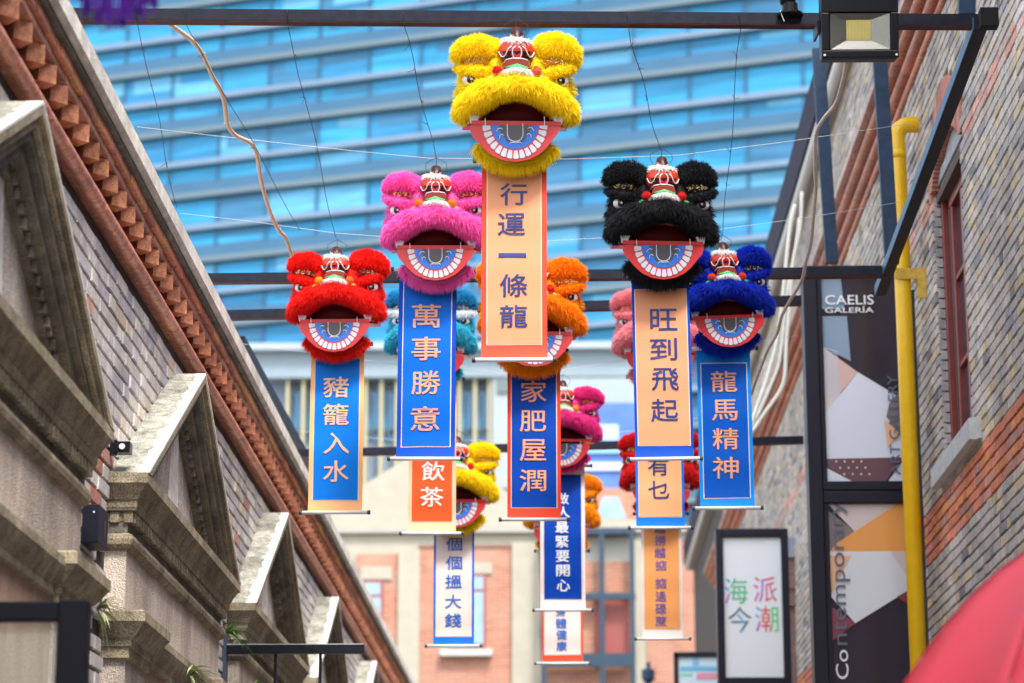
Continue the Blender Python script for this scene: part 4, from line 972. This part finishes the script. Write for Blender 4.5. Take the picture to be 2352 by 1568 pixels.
def lion(name_label, u, v, Spx, Y, fur, lid=None, sock=(.25, .01, .01), yaw=0, roll=0, poms=((.75, .03, .02), (.75, .03, .02)), brow=None):
    """u, v: sight line through the mouth bar centre; Spx: head width"""
    v += .032 * Spx; p = onY(u, v, Y); sc = Spx / F * math.sqrt(Y * Y + (p[2] - 1.6) ** 2)
    t = thing('lion_head', name_label, 'lion dance head', tuple(p), 'lion dance heads hung over the lane')
    t.scale = (sc, sc, sc)
    el = math.atan2(p[2] - 1.6, Y)
    # faces a little down and towards the lane
    rl = random.Random(int(u)); t.rotation_euler = (el * rl.uniform(.5, .8), R(roll), R(yaw + rl.uniform(-3, 3)))
    jm = Matrix.Translation((0, 0, -.02)) @ Matrix.Rotation(R(rl.uniform(-2.5, 2.5)), 4, 'Y') @ Matrix.Rotation(R(rl.uniform(-4, 6)), 4, 'X') @ Matrix.Diagonal((1, 1, 1.08, 1)) @ Matrix.Translation((rl.uniform(-.02, .02), 0, .02))
    fm = furmat('fur_' + name_label.split()[0], fur); lm = furmat('fur_lid_' + name_label.split()[0], lid) if lid else fm
    bm_ = furmat('fur_brow_' + name_label.split()[0], brow) if brow else fm
    sm = mat('sock_' + name_label.split()[0], sock, .4)
    def part(key, m, par=t):
        me = LM[key] if isinstance(key, str) else key
        o = bpy.data.objects.new(me.name.split('.')[0], me); COL.objects.link(o); o.parent = par
        if len(me.materials) == 0: me.materials.append(m)
        o.material_slots[0].link = 'OBJECT'; o.material_slots[0].material = m
        return o
    part('face', fm); part('lip', fm); part('beard', fm)
    for s, i in (('L', 0), ('R', 1)):
        sgn = -1 if i == 0 else 1; cc = Vector((sgn * .3, -.12, .48))
        bmx = Matrix.Translation(cc + Vector((sgn * rl.uniform(-.012, .012), 0, rl.uniform(-.01, .012)))) @ Matrix.Rotation(R(rl.uniform(-9, 9)), 4, 'Y') @ Matrix.Rotation(R(rl.uniform(-10, 10)), 4, 'Z') @ Matrix.Diagonal((rl.uniform(.93, 1.05), 1, rl.uniform(.9, 1.08), 1)) @ Matrix.Translation(-cc)
        b = part('brow' + s, bm_); b.matrix_local = bmx; part('sequin' + s, M_GOLD, b)['kind'] = 'stuff'
        part('socket' + s, sm); ld = part('lid' + s, lm); ld.matrix_local = Matrix.Translation(cc) @ Matrix.Rotation(R(rl.uniform(-6, 6)), 4, 'Y') @ Matrix.Translation(-cc)
        e = part('eye' + s, M_EYE); part('iris' + s, M_IRIS, e); part('glint' + s, M_EYE, e)
        part('pom' + s, furmat('pom', poms[i])); part('leaf' + s, M_GRN2); part('fang' + s, M_TW)
    br = part('bridge', M_MASK); part('darkmask', M_BLK, br); part('scroll', M_WL, br); part('drop', M_RED, br); part('flap', M_FLAP, br)
    part('capfur', M_WF); part('horn', M_HORN); part('nosefur', M_WF); part('noseband', M_GRN2)
    part('mouth', M_MAR); part('rim', M_RED); part('bar', M_RED)
    j = part('jaw', M_JAW); j.matrix_local = jm; part('blue', M_BLU, j); part('tongue', M_DG, j); part('flame', M_DG, j); part('lines', M_WL, j); part('string-1', M_WL, j); part('string1', M_WL, j)
    for me in LM['teeth']: part(me, M_TW, j)
    part('hanger', WIRED)
    return t
YP_, OR_ = (.78, .42, .01), (.75, .03, .02)
lion('yellow furry lion head, largest and highest, hung straight from the top crossbar', 1182, 281, 284, 9.8, (.98, .77, .015), sock=(.6, .25, .01), poms=((.7, .02, .05), (.75, .2, .1)), yaw=5)
lion('pink shaggy lion head above the deep blue banner, under the long pale wire', 1002, 566, 245, 11.3, (.97, .18, .58), sock=(.42, .01, .03), poms=((.8, .3, .03), (.85, .35, .04)), yaw=2)
lion('black shaggy lion head above the blue bordered peach banner', 1513, 556, 258, 11.3, (.022, .022, .026), sock=(.02, .015, .015), poms=((.7, .03, .03), (.7, .03, .03)), yaw=6)
lion('scarlet lion head at the foot of the wavy tan conduit', 777, 736, 224, 12.0, (.85, .02, .012), sock=(.22, .005, .01), poms=((.85, .45, .03), (.8, .25, .05)), yaw=-1)
lion('royal blue lion head partly behind the black lion', 1660, 724, 222, 12.0, (.008, .035, .50), sock=(.005, .01, .12), poms=((.75, .1, .03), (.7, .08, .03)), yaw=7, roll=-3)
lion('orange lion head mostly hidden behind the tall peach banner of the yellow lion', 1220, 764, 244, 12.15, (.92, .32, .005), sock=(.7, .25, .01), yaw=3)
lion('turquoise lion head with white eyelids behind the deep blue banner', 991, 808, 208, 13.3, (.06, .50, .66), lid=(.8, .84, .86), sock=(.02, .12, .4), brow=(.04, .36, .62))
lion('pale pink lion head peeping out behind the blue bordered peach banner', 1517, 808, 212, 13.3, (.85, .36, .40), sock=(.75, .12, .15), yaw=-3)
lion('magenta lion head beside the red bordered deep blue banner', 1291, 1008, 178, 14.5, (.80, .06, .34), sock=(.42, .01, .04), poms=((.85, .4, .03), (.85, .45, .03)), yaw=3)
lion('lemon yellow lion head in the back rows beside the orange tea banner', 1046, 1146, 190, 15.0, (.98, .77, .01), sock=(.75, .4, .01), yaw=4)
lion('crimson lion head half hidden behind the foot of the black lion banner', 1517, 1118, 182, 15.3, (.70, .02, .02), sock=(.25, .005, .01))
lion('amber lion head farthest back, peeping out below the magenta lion', 1291, 1206, 172, 16.3, (.92, .42, .01), sock=(.7, .25, .01))

# ================================================================== SCROLL BANNERS
RODM = mat('rod_silver', (.74, .74, .74), .35); CAPM = mat('rod_cap', (.05, .055, .06), .4)
def lin(c): return tuple(c)
BLUE = (.0, .06, .42); BLUEL = (.0, .17, .76); BLUED = (.0, .045, .34); PEACH = (.76, .32, .165); ORAN = (.86, .36, .13); REDB = (.78, .05, .02); PALE = (.74, .64, .60); AZ = (.0, .24, .76)
def banner(label, Y, uL, uR, vT, vB, border, inner, iw, ivt, ivb, chars, ccol, csz, roll=0, curl=0, bold=.008, rodex=14, uLt=None, uRt=None):
    uc = (uL + uR) / 2; pb = onY(uc, vB, Y); pt = onY((uLt + uRt) / 2 if uLt else uc, vT, Y)
    z0, z1 = pb[2], pt[2]; k = math.sqrt(Y * Y + (z0 - 1.6) ** 2) / F; wd = (uR - uL) * k; xc = (pb[0] + pt[0]) / 2
    t = thing('scroll_banner', label, 'banner', (xc, Y, z1), 'scroll banners under the lion heads')
    t.rotation_euler = (0, R(roll), 0)
    H = z1 - z0
    # cloth: a thin sheet that bows a little, with a soft curl at the foot
    def yo(z):      # z below top
        s = -z / H
        return -.012 * math.sin(s * 2.6 + curl) + .010 * s * s - (1.5 * max(0, s - .885) ** 2) + .0016 * math.sin(s * 23 + xc * 9)
    ph0 = random.uniform(0, 6); tw = random.uniform(-.03, .03)
    def wav(x, z):      # creases and a slight twist of the hanging cloth
        s = -z / H
        return tw * x * s * 2 + 0.0016 * math.sin(x * 28 + s * 7 + ph0) * (.3 + s) + .005 * (2 * x / wd) ** 2
    def sheet(x0, x1, za, zb, off, m, name, par, n=26, th=.0012):
        vs = []; fs = []
        for i in range(n + 1):
            z = za + (zb - za) * i / n
            for j in range(9):
                x = x0 + (x1 - x0) * j / 8
                for d in (0, th): vs.append((x, yo(z) + wav(x, z) + off + d, z))
        for i in range(n):
            a = i * 18; b = a + 18
            for j in range(8):
                q = a + j * 2; w_ = b + j * 2
                fs += [(q, q + 2, w_ + 2, w_), (q + 1, w_ + 1, w_ + 3, q + 3)]
            fs += [(a, b, b + 1, a + 1), (a + 16, a + 17, b + 17, b + 16)]
        for base_ in (0, n * 18):
            for j in range(8): q = base_ + j * 2; fs.append((q, q + 1, q + 3, q + 2))
        o = obj(name, MB().add(vs, fs), m, par, smooth=True); o.data.set_sharp_from_angle(angle=R(40)); return o
    cloth = sheet(-wd/2, wd/2, 0, -H, 0, flat(border, .5, spec=.12), 'cloth', t)
    zi1 = onY(uc, ivt, Y)[2] - z1; zi0 = onY(uc, ivb, Y)[2] - z1
    e = .004
    sheet(-iw*k/2 - e, iw*k/2 + e, zi1 + e, zi0 - e, -.0016, flat((.80, .62, .50), .45), 'edge_line', cloth)
    sheet(-iw*k/2, iw*k/2, zi1, zi0, -.0032, flat(inner, .5, spec=.12), 'panel', cloth)
    cm = flat(ccol, .5)
    for ch, u, v in chars:
        if ch == ' ': continue
        p = onY(u, v, Y); z = p[2] - z1
        m = glyph(ch, csz[0] * k, (csz[1] if ch not in '一' else csz[1] * .2) * k, bold)
        co = np.empty(len(m.vertices) * 3); m.vertices.foreach_get('co', co); co = co.reshape(-1, 3)
        co[:, 1] += [yo(z + c[2]) + wav(p[0] - xc + c[0], z + c[2]) - .0062 for c in co]
        m.vertices.foreach_set('co', co.ravel()); m.update()
        obj('character', m, cm, t, loc=(p[0] - xc, 0, z))
    for nm, zz in (('roller', -H), ('roller', .0)):
        yy = yo(zz); ex = rodex * k
        rb = obj(nm, MB().tube([(-wd/2 - ex, yy, zz), (wd/2 + ex, yy, zz)], .0092, 10), RODM, t, smooth=True)
        for s in (-1, 1):
            obj('end_cap', MB().tube([(s * (wd/2 + ex - .002), yy, zz), (s * (wd/2 + ex + .012), yy, zz)], .0112, 10), CAPM, rb, smooth=True)
    return t
def col_(s, u, vs): return [(c, (u[i] if isinstance(u, (list, tuple)) else u), v) for i, (c, v) in enumerate(zip(s, vs))]
NAV = (.0, .022, .17)
banner('red bordered peach banner with five blue characters, hanging from the yellow lion', 9.8, 1105, 1257, 368, 828, (.80, .07, .035), PEACH, 124, 390, 790, col_('行運一條龍', [1180, 1175, 1177, 1180, 1180], (447, 517, 588, 657, 727)), NAV, (64, 54))
banner('deep blue banner with four peach characters under the pink lion', 11.3, 914, 1049, 618, 1055, BLUE, (.0, .12, .58), 111, 640, 1025, col_('萬事勝意', [980, 980, 980, 978], (727, 802, 880, 962)), PEACH, (68, 57), roll=.3)
banner('blue bordered peach banner with four navy characters under the black lion', 11.3, 1456, 1590, 632, 1055, BLUE, PEACH, 118, 665, 1022, col_('旺到飛起', [1523, 1522, 1525, 1523], (735, 803, 872, 943)), NAV, (63, 53), roll=-.6, uLt=1448, uRt=1582)
banner('peach bordered bright blue banner with four peach characters under the scarlet lion', 12.0, 711, 835, 790, 1178, ORAN if False else (.88, .45, .19), (.0, .17, .66), 103, 825, 1148, col_('豬籠入水', [772, 772, 773, 772], (890, 953, 1019, 1083)), (.86, .47, .26), (60, 50))
banner('azure bordered navy banner with four peach characters under the royal blue lion', 12.0, 1603, 1727, 800, 1168, AZ, (.0, .085, .46), 104, 835, 1143, col_('龍馬精神', [1662, 1663, 1665, 1665], (877, 943, 1009, 1075)), PEACH, (60, 50), roll=-.3)
banner('red bordered navy banner with four peach characters under the orange lion', 12.15, 1165, 1288, 805, 1194, REDB, (.0, .05, .36), 103, 830, 1165, col_('家肥屋潤', [1226, 1224, 1224, 1224], (900, 968, 1035, 1104)), PEACH, (61, 51))
banner('peach bordered orange red banner with white characters under the turquoise lion', 13.3, 938, 1048, 870, 1226, (.88, .48, .28), (.84, .09, .02), 93, 895, 1197, col_('得閒飲茶', [994, 994, 995, 992], (960, 1022, 1083, 1142)), (.8, .76, .72), (54, 45))
banner('bright blue bordered peach banner with dark blue characters, below the black lion banner', 13.3, 1459, 1570, 865, 1213, (.0, .16, .68), (.84, .42, .20), 96, 900, 1186, col_('冇有乜', [1513, 1512, 1513], (1000, 1072, 1125)), NAV, (48, 42))
banner('pale bordered navy banner with seven white characters under the magenta lion', 14.5, 1241, 1344, 1070, 1402, PALE, (.0, .045, .34), 86, 1090, 1376, col_('做人最緊要開心', [1291, 1294, 1291, 1291, 1292, 1293, 1294], (1146, 1177, 1212, 1245, 1278, 1311, 1345)), (.72, .74, .8), (31, 27), bold=.016)
banner('blue bordered pale pink banner with five blue characters under the lemon yellow lion', 15.0, 996, 1089, 1200, 1484, (.0, .12, .60), PALE, 80, 1215, 1461, col_('個個搵大錢', [1043, 1043, 1042, 1041, 1041], (1250, 1293, 1336, 1382, 1425)), (.02, .12, .50), (38, 32), bold=.016)
banner('pale bordered orange banner with eight violet characters under the crimson lion', 15.3, 1474, 1566, 1180, 1468, PALE, (.80, .34, .11), 80, 1195, 1444, col_('越撈越掂掂過碌蔗', [1516, 1516, 1516, 1518, 1518, 1518, 1518, 1518], (1214, 1242, 1270, 1299, 1340, 1370, 1399, 1427)), (.16, .10, .34), (26, 24), bold=.016)
banner('red bordered pale banner with four blue characters, lowest of all the banners', 16.3, 1245, 1338, 1265, 1524, REDB, PALE, 81, 1285, 1503, col_('身體健康', [1289, 1289, 1290, 1290], (1404, 1432, 1458, 1484)), (.02, .13, .50), (25, 23), bold=.016)

# ================================================================== FLOODLIGHT, small lamps, boxes
fl = thing('floodlight', 'black rectangular floodlight with a yellow chip clamped to the top crossbar', 'floodlight', tuple(onY(1974, 60, 9.55)))
fl.rotation_euler = (R(9), 0, R(0))
HS = mat('black_enamel', (.008, .008, .011), .35, spec=.15)
bevel(obj('housing', MB().box(-.158, .158, 0, .09, -.135, .16), HS, fl), .012, 3)
RB = mat('reflector', (.24, .235, .21), .25, metal=.6, var=.1, vscale=60)
fr = MB()
o_ = [(-.122, -.10), (.122, -.10), (.122, .05), (-.122, .05)]; i_ = [(-.055, -.06), (.045, -.06), (.045, .025), (-.055, .025)]
vs = [(x, -.001, z) for x, z in o_] + [(x, -.0005 + .0, z) for x, z in i_]
for nm, a, b, c_, d in (('bezel', -.158, .158, -.135, -.104), ('bezel', -.158, .158, .054, .15), ('bezel', -.158, -.125, -.1035, .0535), ('bezel', .125, .158, -.1035, .0535)):
    bevel(obj(nm, MB().box(a, b, -.022, -.0005, c_, d), HS, fl), .004)
refl = obj('reflector', MB().add([(x, -.018, z) for x, z in o_] + [(x, -.004, z) for x, z in i_], [(0,1,5,4),(1,2,6,5),(2,3,7,6),(3,0,4,7)]), RB, fl)
obj('led_chip', MB().box(-.055, .045, -.006, -.003, -.06, .025), mat('led_phosphor', (.62, .52, .16), .4, var=.15, vscale=120), fl)
for k in range(7): obj('chip_seam', MB().box(-.048 + k * .0135, -.0465 + k * .0135, -.0066, -.0061, -.058, .023), flat((.5, .4, .1), .4), fl)
gm = mat('clear_glass', (.9, .9, .9), .05); gm.node_tree.nodes['Principled BSDF'].inputs['Transmission Weight'].default_value = 1
gm.node_tree.nodes['Principled BSDF'].inputs['IOR'].default_value = 1.1
obj('lens', MB().box(-.123, .123, -.021, -.019, -.102, .052), gm, fl)
for s in (-1, 1): obj('screw', MB().tube([(s * .147, -.0225, -.124), (s * .147, -.027, -.124)], .005, 8), RODM, fl)
obj('mounting_arm', MB().box(-.17, -.16, .02, .2, -.02, .03), HS, fl)
dc = thing('dome_camera', 'small black dome camera sitting on the top crossbar beside the floodlight', 'camera', tuple(onY(1815, 30, 9.8)))
obj('base', MB().tube([(0, 0, -.012), (0, 0, -.004), (0, 0, .0), (0, 0, .04)], [.055, .055, .035, .033], 16), HS, dc)
obj('eyeball', MB().ell((-.01, 0, .06), (.036, .036, .032)), HS, dc, smooth=True)
obj('strap', MB().tube([(-.045, -.03, 0), (-.03, -.034, -.05)], .002, 5), WIREW, dc)

cb = thing('wall_camera', 'tiny black camera on a bracket beside the second pediment', 'camera', tuple(onX(256, 1027, -1.78)))
obj('body', MB().box(.02, .075, -.01, .05, -.022, .022), HS, cb); obj('bracket', MB().box(-.02, .022, 0, .02, -.03, .03), HS, cb); obj('lens', MB().tube([(.045, -.012, 0), (.045, -.02, 0)], .012, 8), RODM, cb)
jb = thing('junction_box', 'black metal junction box fixed between the first two pediments', 'box', tuple(onX(200, 1205, -1.77)))
hh = onX(200, 1158, -1.77)[2] - onX(200, 1250, -1.77)[2]
bevel(obj('case', MB().box(-.03, .05, -.03, .16, -hh / 2, hh / 2), mat('navy_case', (.012, .014, .025), .5, spec=.15), jb), .003)
obj('slot', MB().box(.0505, .052, .07, .1, -.03, .03), WIRED, jb); obj('screw', MB().tube([(.03, -.031, hh / 2 - .03), (.03, -.034, hh / 2 - .03)], .004, 6), RODM, jb)
# black framed lamp box close on the left
fb = thing('shop_lantern_frame', 'black steel framed glazed box low in the left corner', 'sign frame')
YF = 6.9
fu = onY(204, 1380, YF); tb = .045
def fbx(nm, x0, x1, y0, y1, z0, z1, m=None): return bevel(obj(nm, MB().box(x0, x1, y0, y1, z0, z1), m or mat('frame_black', (.005, .0055, .009), .5, spec=.1), fb), .005)
fbx('frame_bar', -1.79, fu[0] - .085, YF, YF + .05, fu[2] - .055, fu[2]); fbx('frame_post', fu[0] - .084, fu[0], YF - .01, YF + .06, fu[2] - 1.2, fu[2] + .003)
gg = mat('smoky_glass', (.3, .32, .28), .08); gg.node_tree.nodes['Principled BSDF'].inputs['Alpha'].default_value = .25
obj('glazing', MB().box(-1.79, fu[0] - .085, YF + .02, YF + .026, fu[2] - 1.2, fu[2] - .056), gg, fb)
# sign arm
ar = thing('sign_arm', 'black sign arm on two thin hangers standing out from the third pediment', 'bracket')
YA = 13.0; a0 = onY(512, 1490, YA); a1 = onY(836, 1489, YA)
bevel(obj('arm', MB().box(a0[0], a1[0], YA, YA + .05, a0[2] - .024, a0[2] + .022), BLK, ar), .003)
obj('highlight_strip', MB().box(a0[0], a1[0], YA, YA + .05, a0[2] + .0225, a0[2] + .026), flat((.6, .6, .58), .4), ar)
for u in (632, 735): x = onY(u, 1500, YA)[0]; obj('hanger_rod', MB().box(x - .008, x + .008, YA + .02, YA + .036, a0[2] - .6, a0[2] - .0245), BLK, ar)
obj('wall_plate', MB().box(-1.8, a0[0] + .02, YA - .02, YA + .07, a0[2] - .22, a0[2] + .1), mat('plate_blue', (.05, .06, .11), .5), ar)

# plants rooted in the ledges
PLM = mat('weed_green', (.10, .26, .03), .6, var=.4, vscale=20); PLM2 = mat('weed_dry', (.32, .36, .18), .7, var=.3)
def tuft(label, p, n, ln, spread, m, seed, droop=.8):
    rs = random.Random(seed); mb = MB()
    for _ in range(n):
        a = rs.uniform(-1.2, 1.5); l = ln * rs.uniform(.5, 1.1); e = rs.uniform(-.3, 1.0)
        d = Vector((math.cos(a) * math.cos(e), math.sin(a) * math.cos(e) * .8, math.sin(e)))
        pts = [Vector(p) + d * l * t - Vector((0, 0, droop * l * t * t)) for t in (0, .33, .66, 1)]
        sd_ = d.cross(Vector((0, 0, 1))).normalized() if abs(d.z) < .99 else Vector((1, 0, 0)); wv = [.0035, .0045, .003, .0004]
        vs = []
        for q, w_ in zip(pts, wv): vs += [q - sd_ * w_, q + sd_ * w_ + Vector((0, 0, .0015))]
        mb.add(vs, [(0, 1, 3, 2), (2, 3, 5, 4), (4, 5, 7, 6)])
    return obj('weed', mb, m, label=label, cat='plant')
tuft('bright green grassy weed sprouting beside the third pediment', onX(520, 1452, -1.70), 26, .17, .5, PLM, 1, .5)
tuft('dry wispy grass drooping over the capital under the junction box', onX(222, 1398, -1.68), 30, .16, .5, PLM2, 2, .7)
tuft('scruffy green weed growing on the low moulding under the second pediment', onX(430, 1552, -1.66), 60, .16, .6, PLM2, 3, .5)
tuft('small bright weed below the sign arm', onX(585, 1572, -1.66), 20, .12, .4, PLM, 4, .5)
tuft('leafy green vine clinging to the far brick wall beside the thin navy post', onY(1880, 560, 19), 60, .35, .6, mat('vine_green', (.30, .50, .05), .6), 5, .2)

# far wall lantern near the bottom
wl = thing('wall_lantern', 'small dark wall lantern at the foot of the cream pilaster', 'lantern', tuple(onY(1489, 1545, 40)))
obj('body', MB().tube([(0, 0, -.18), (0, 0, -.1), (0, 0, .05), (0, 0, .08)], [.05, .11, .11, .02], 10), NAVY, wl); obj('top', MB().tube([(0, 0, .08), (0, 0, .17)], .035, 8), NAVY, wl); obj('arm', MB().box(-.01, .01, .0, .6, .14, .16), NAVY, wl)

# ================================================================== UMBRELLA (near, bottom right)
ap = onY(2548, 1212, 6.0)
um = thing('umbrella', 'coral red umbrella canopy in the near bottom corner', 'umbrella', (ap[0], ap[1], 0))
UM = mat('coral_cloth', (.70, .045, .07), .55, var=.03, vscale=4)
NS = 8
for s in range(NS):
    vs = []; fs = []; nr = 10; na = 6
    for i in range(nr + 1):
        r_ = .72 * i / nr
        for j in range(na + 1):
            tt = j / na; a = 2 * math.pi * (s + tt) / NS + .12
            sagf = 1 - .10 * math.sin(math.pi * tt) * (i / nr)
            rr_ = r_ * (math.cos(math.pi / NS) / math.cos((tt - .5) * 2 * math.pi / NS) * .6 + .4) * sagf
            vs.append((rr_ * math.cos(a), rr_ * math.sin(a), ap[2] - 1.38 * r_ * r_ * 1.0 - .05 * math.sin(math.pi * tt) * (i / nr) ** 1.2))
    for i in range(nr):
        for j in range(na):
            a = i * (na + 1) + j; fs.append((a, a + 1, a + na + 2, a + na + 1))
    o = obj('canopy_panel', MB().add(vs, fs), UM, um, smooth=True)
    md = o.modifiers.new('th', 'SOLIDIFY'); md.thickness = .002
    a = 2 * math.pi * s / NS + .12
    obj('rib', MB().tube([(r_ * math.cos(a), r_ * math.sin(a), ap[2] - 1.38 * r_ * r_ - .006) for r_ in np.linspace(.02, .72, 10)], .003, 5), RODM, um)
for s in range(NS):
    a = 2 * math.pi * s / NS + .12
    obj('seam', MB().tube([(r_ * math.cos(a), r_ * math.sin(a), ap[2] - 1.38 * r_ * r_ + .0012) for r_ in np.linspace(.02, .715, 12)], .0022, 5), mat('seam_red_%d' % s, (.34, .01, .018), .6), um)
obj('pole', MB().tube([(0, 0, 0.0), (0, 0, ap[2] + .04)], .012, 10), RODM, um, smooth=True)
obj('foot', MB().tube([(0, 0, 0.021), (0, 0, .07)], [.22, .18], 16), HS, um)

# ================================================================== PURPLE FRINGE (near, top left)
pf = thing('fringe_garland', 'out of focus purple tassel fringe hanging into the top corner', 'garland')
PUR = mat('purple_foil', (.035, .001, .13), .6, spec=.1)
YG = 5.0
g0 = onY(100, -60, YG); g1 = onY(420, -60, YG)
obj('cord', MB().tube([onY(-2600, -160, YG), onY(100, -70, YG), onY(420, -70, YG), onY(3800, -160, YG)], .004, 6), PUR, pf)
for k in range(64):
    u = 178 + (360 - 178) * k / 63 + random.uniform(-3, 3); v = 20 + 34 * math.sin(math.pi * (k + 2) / 67) + random.uniform(-30, 12)
    p = onY(u, v, YG + random.uniform(-.03, .03)); w_ = random.uniform(.0018, .0035)
    obj('tassel_strip', MB().box(p[0] - w_, p[0] + w_, p[1], p[1] + .0008, p[2], g0[2] - .005), PUR, pf)

bpy.data.objects.remove(_to)
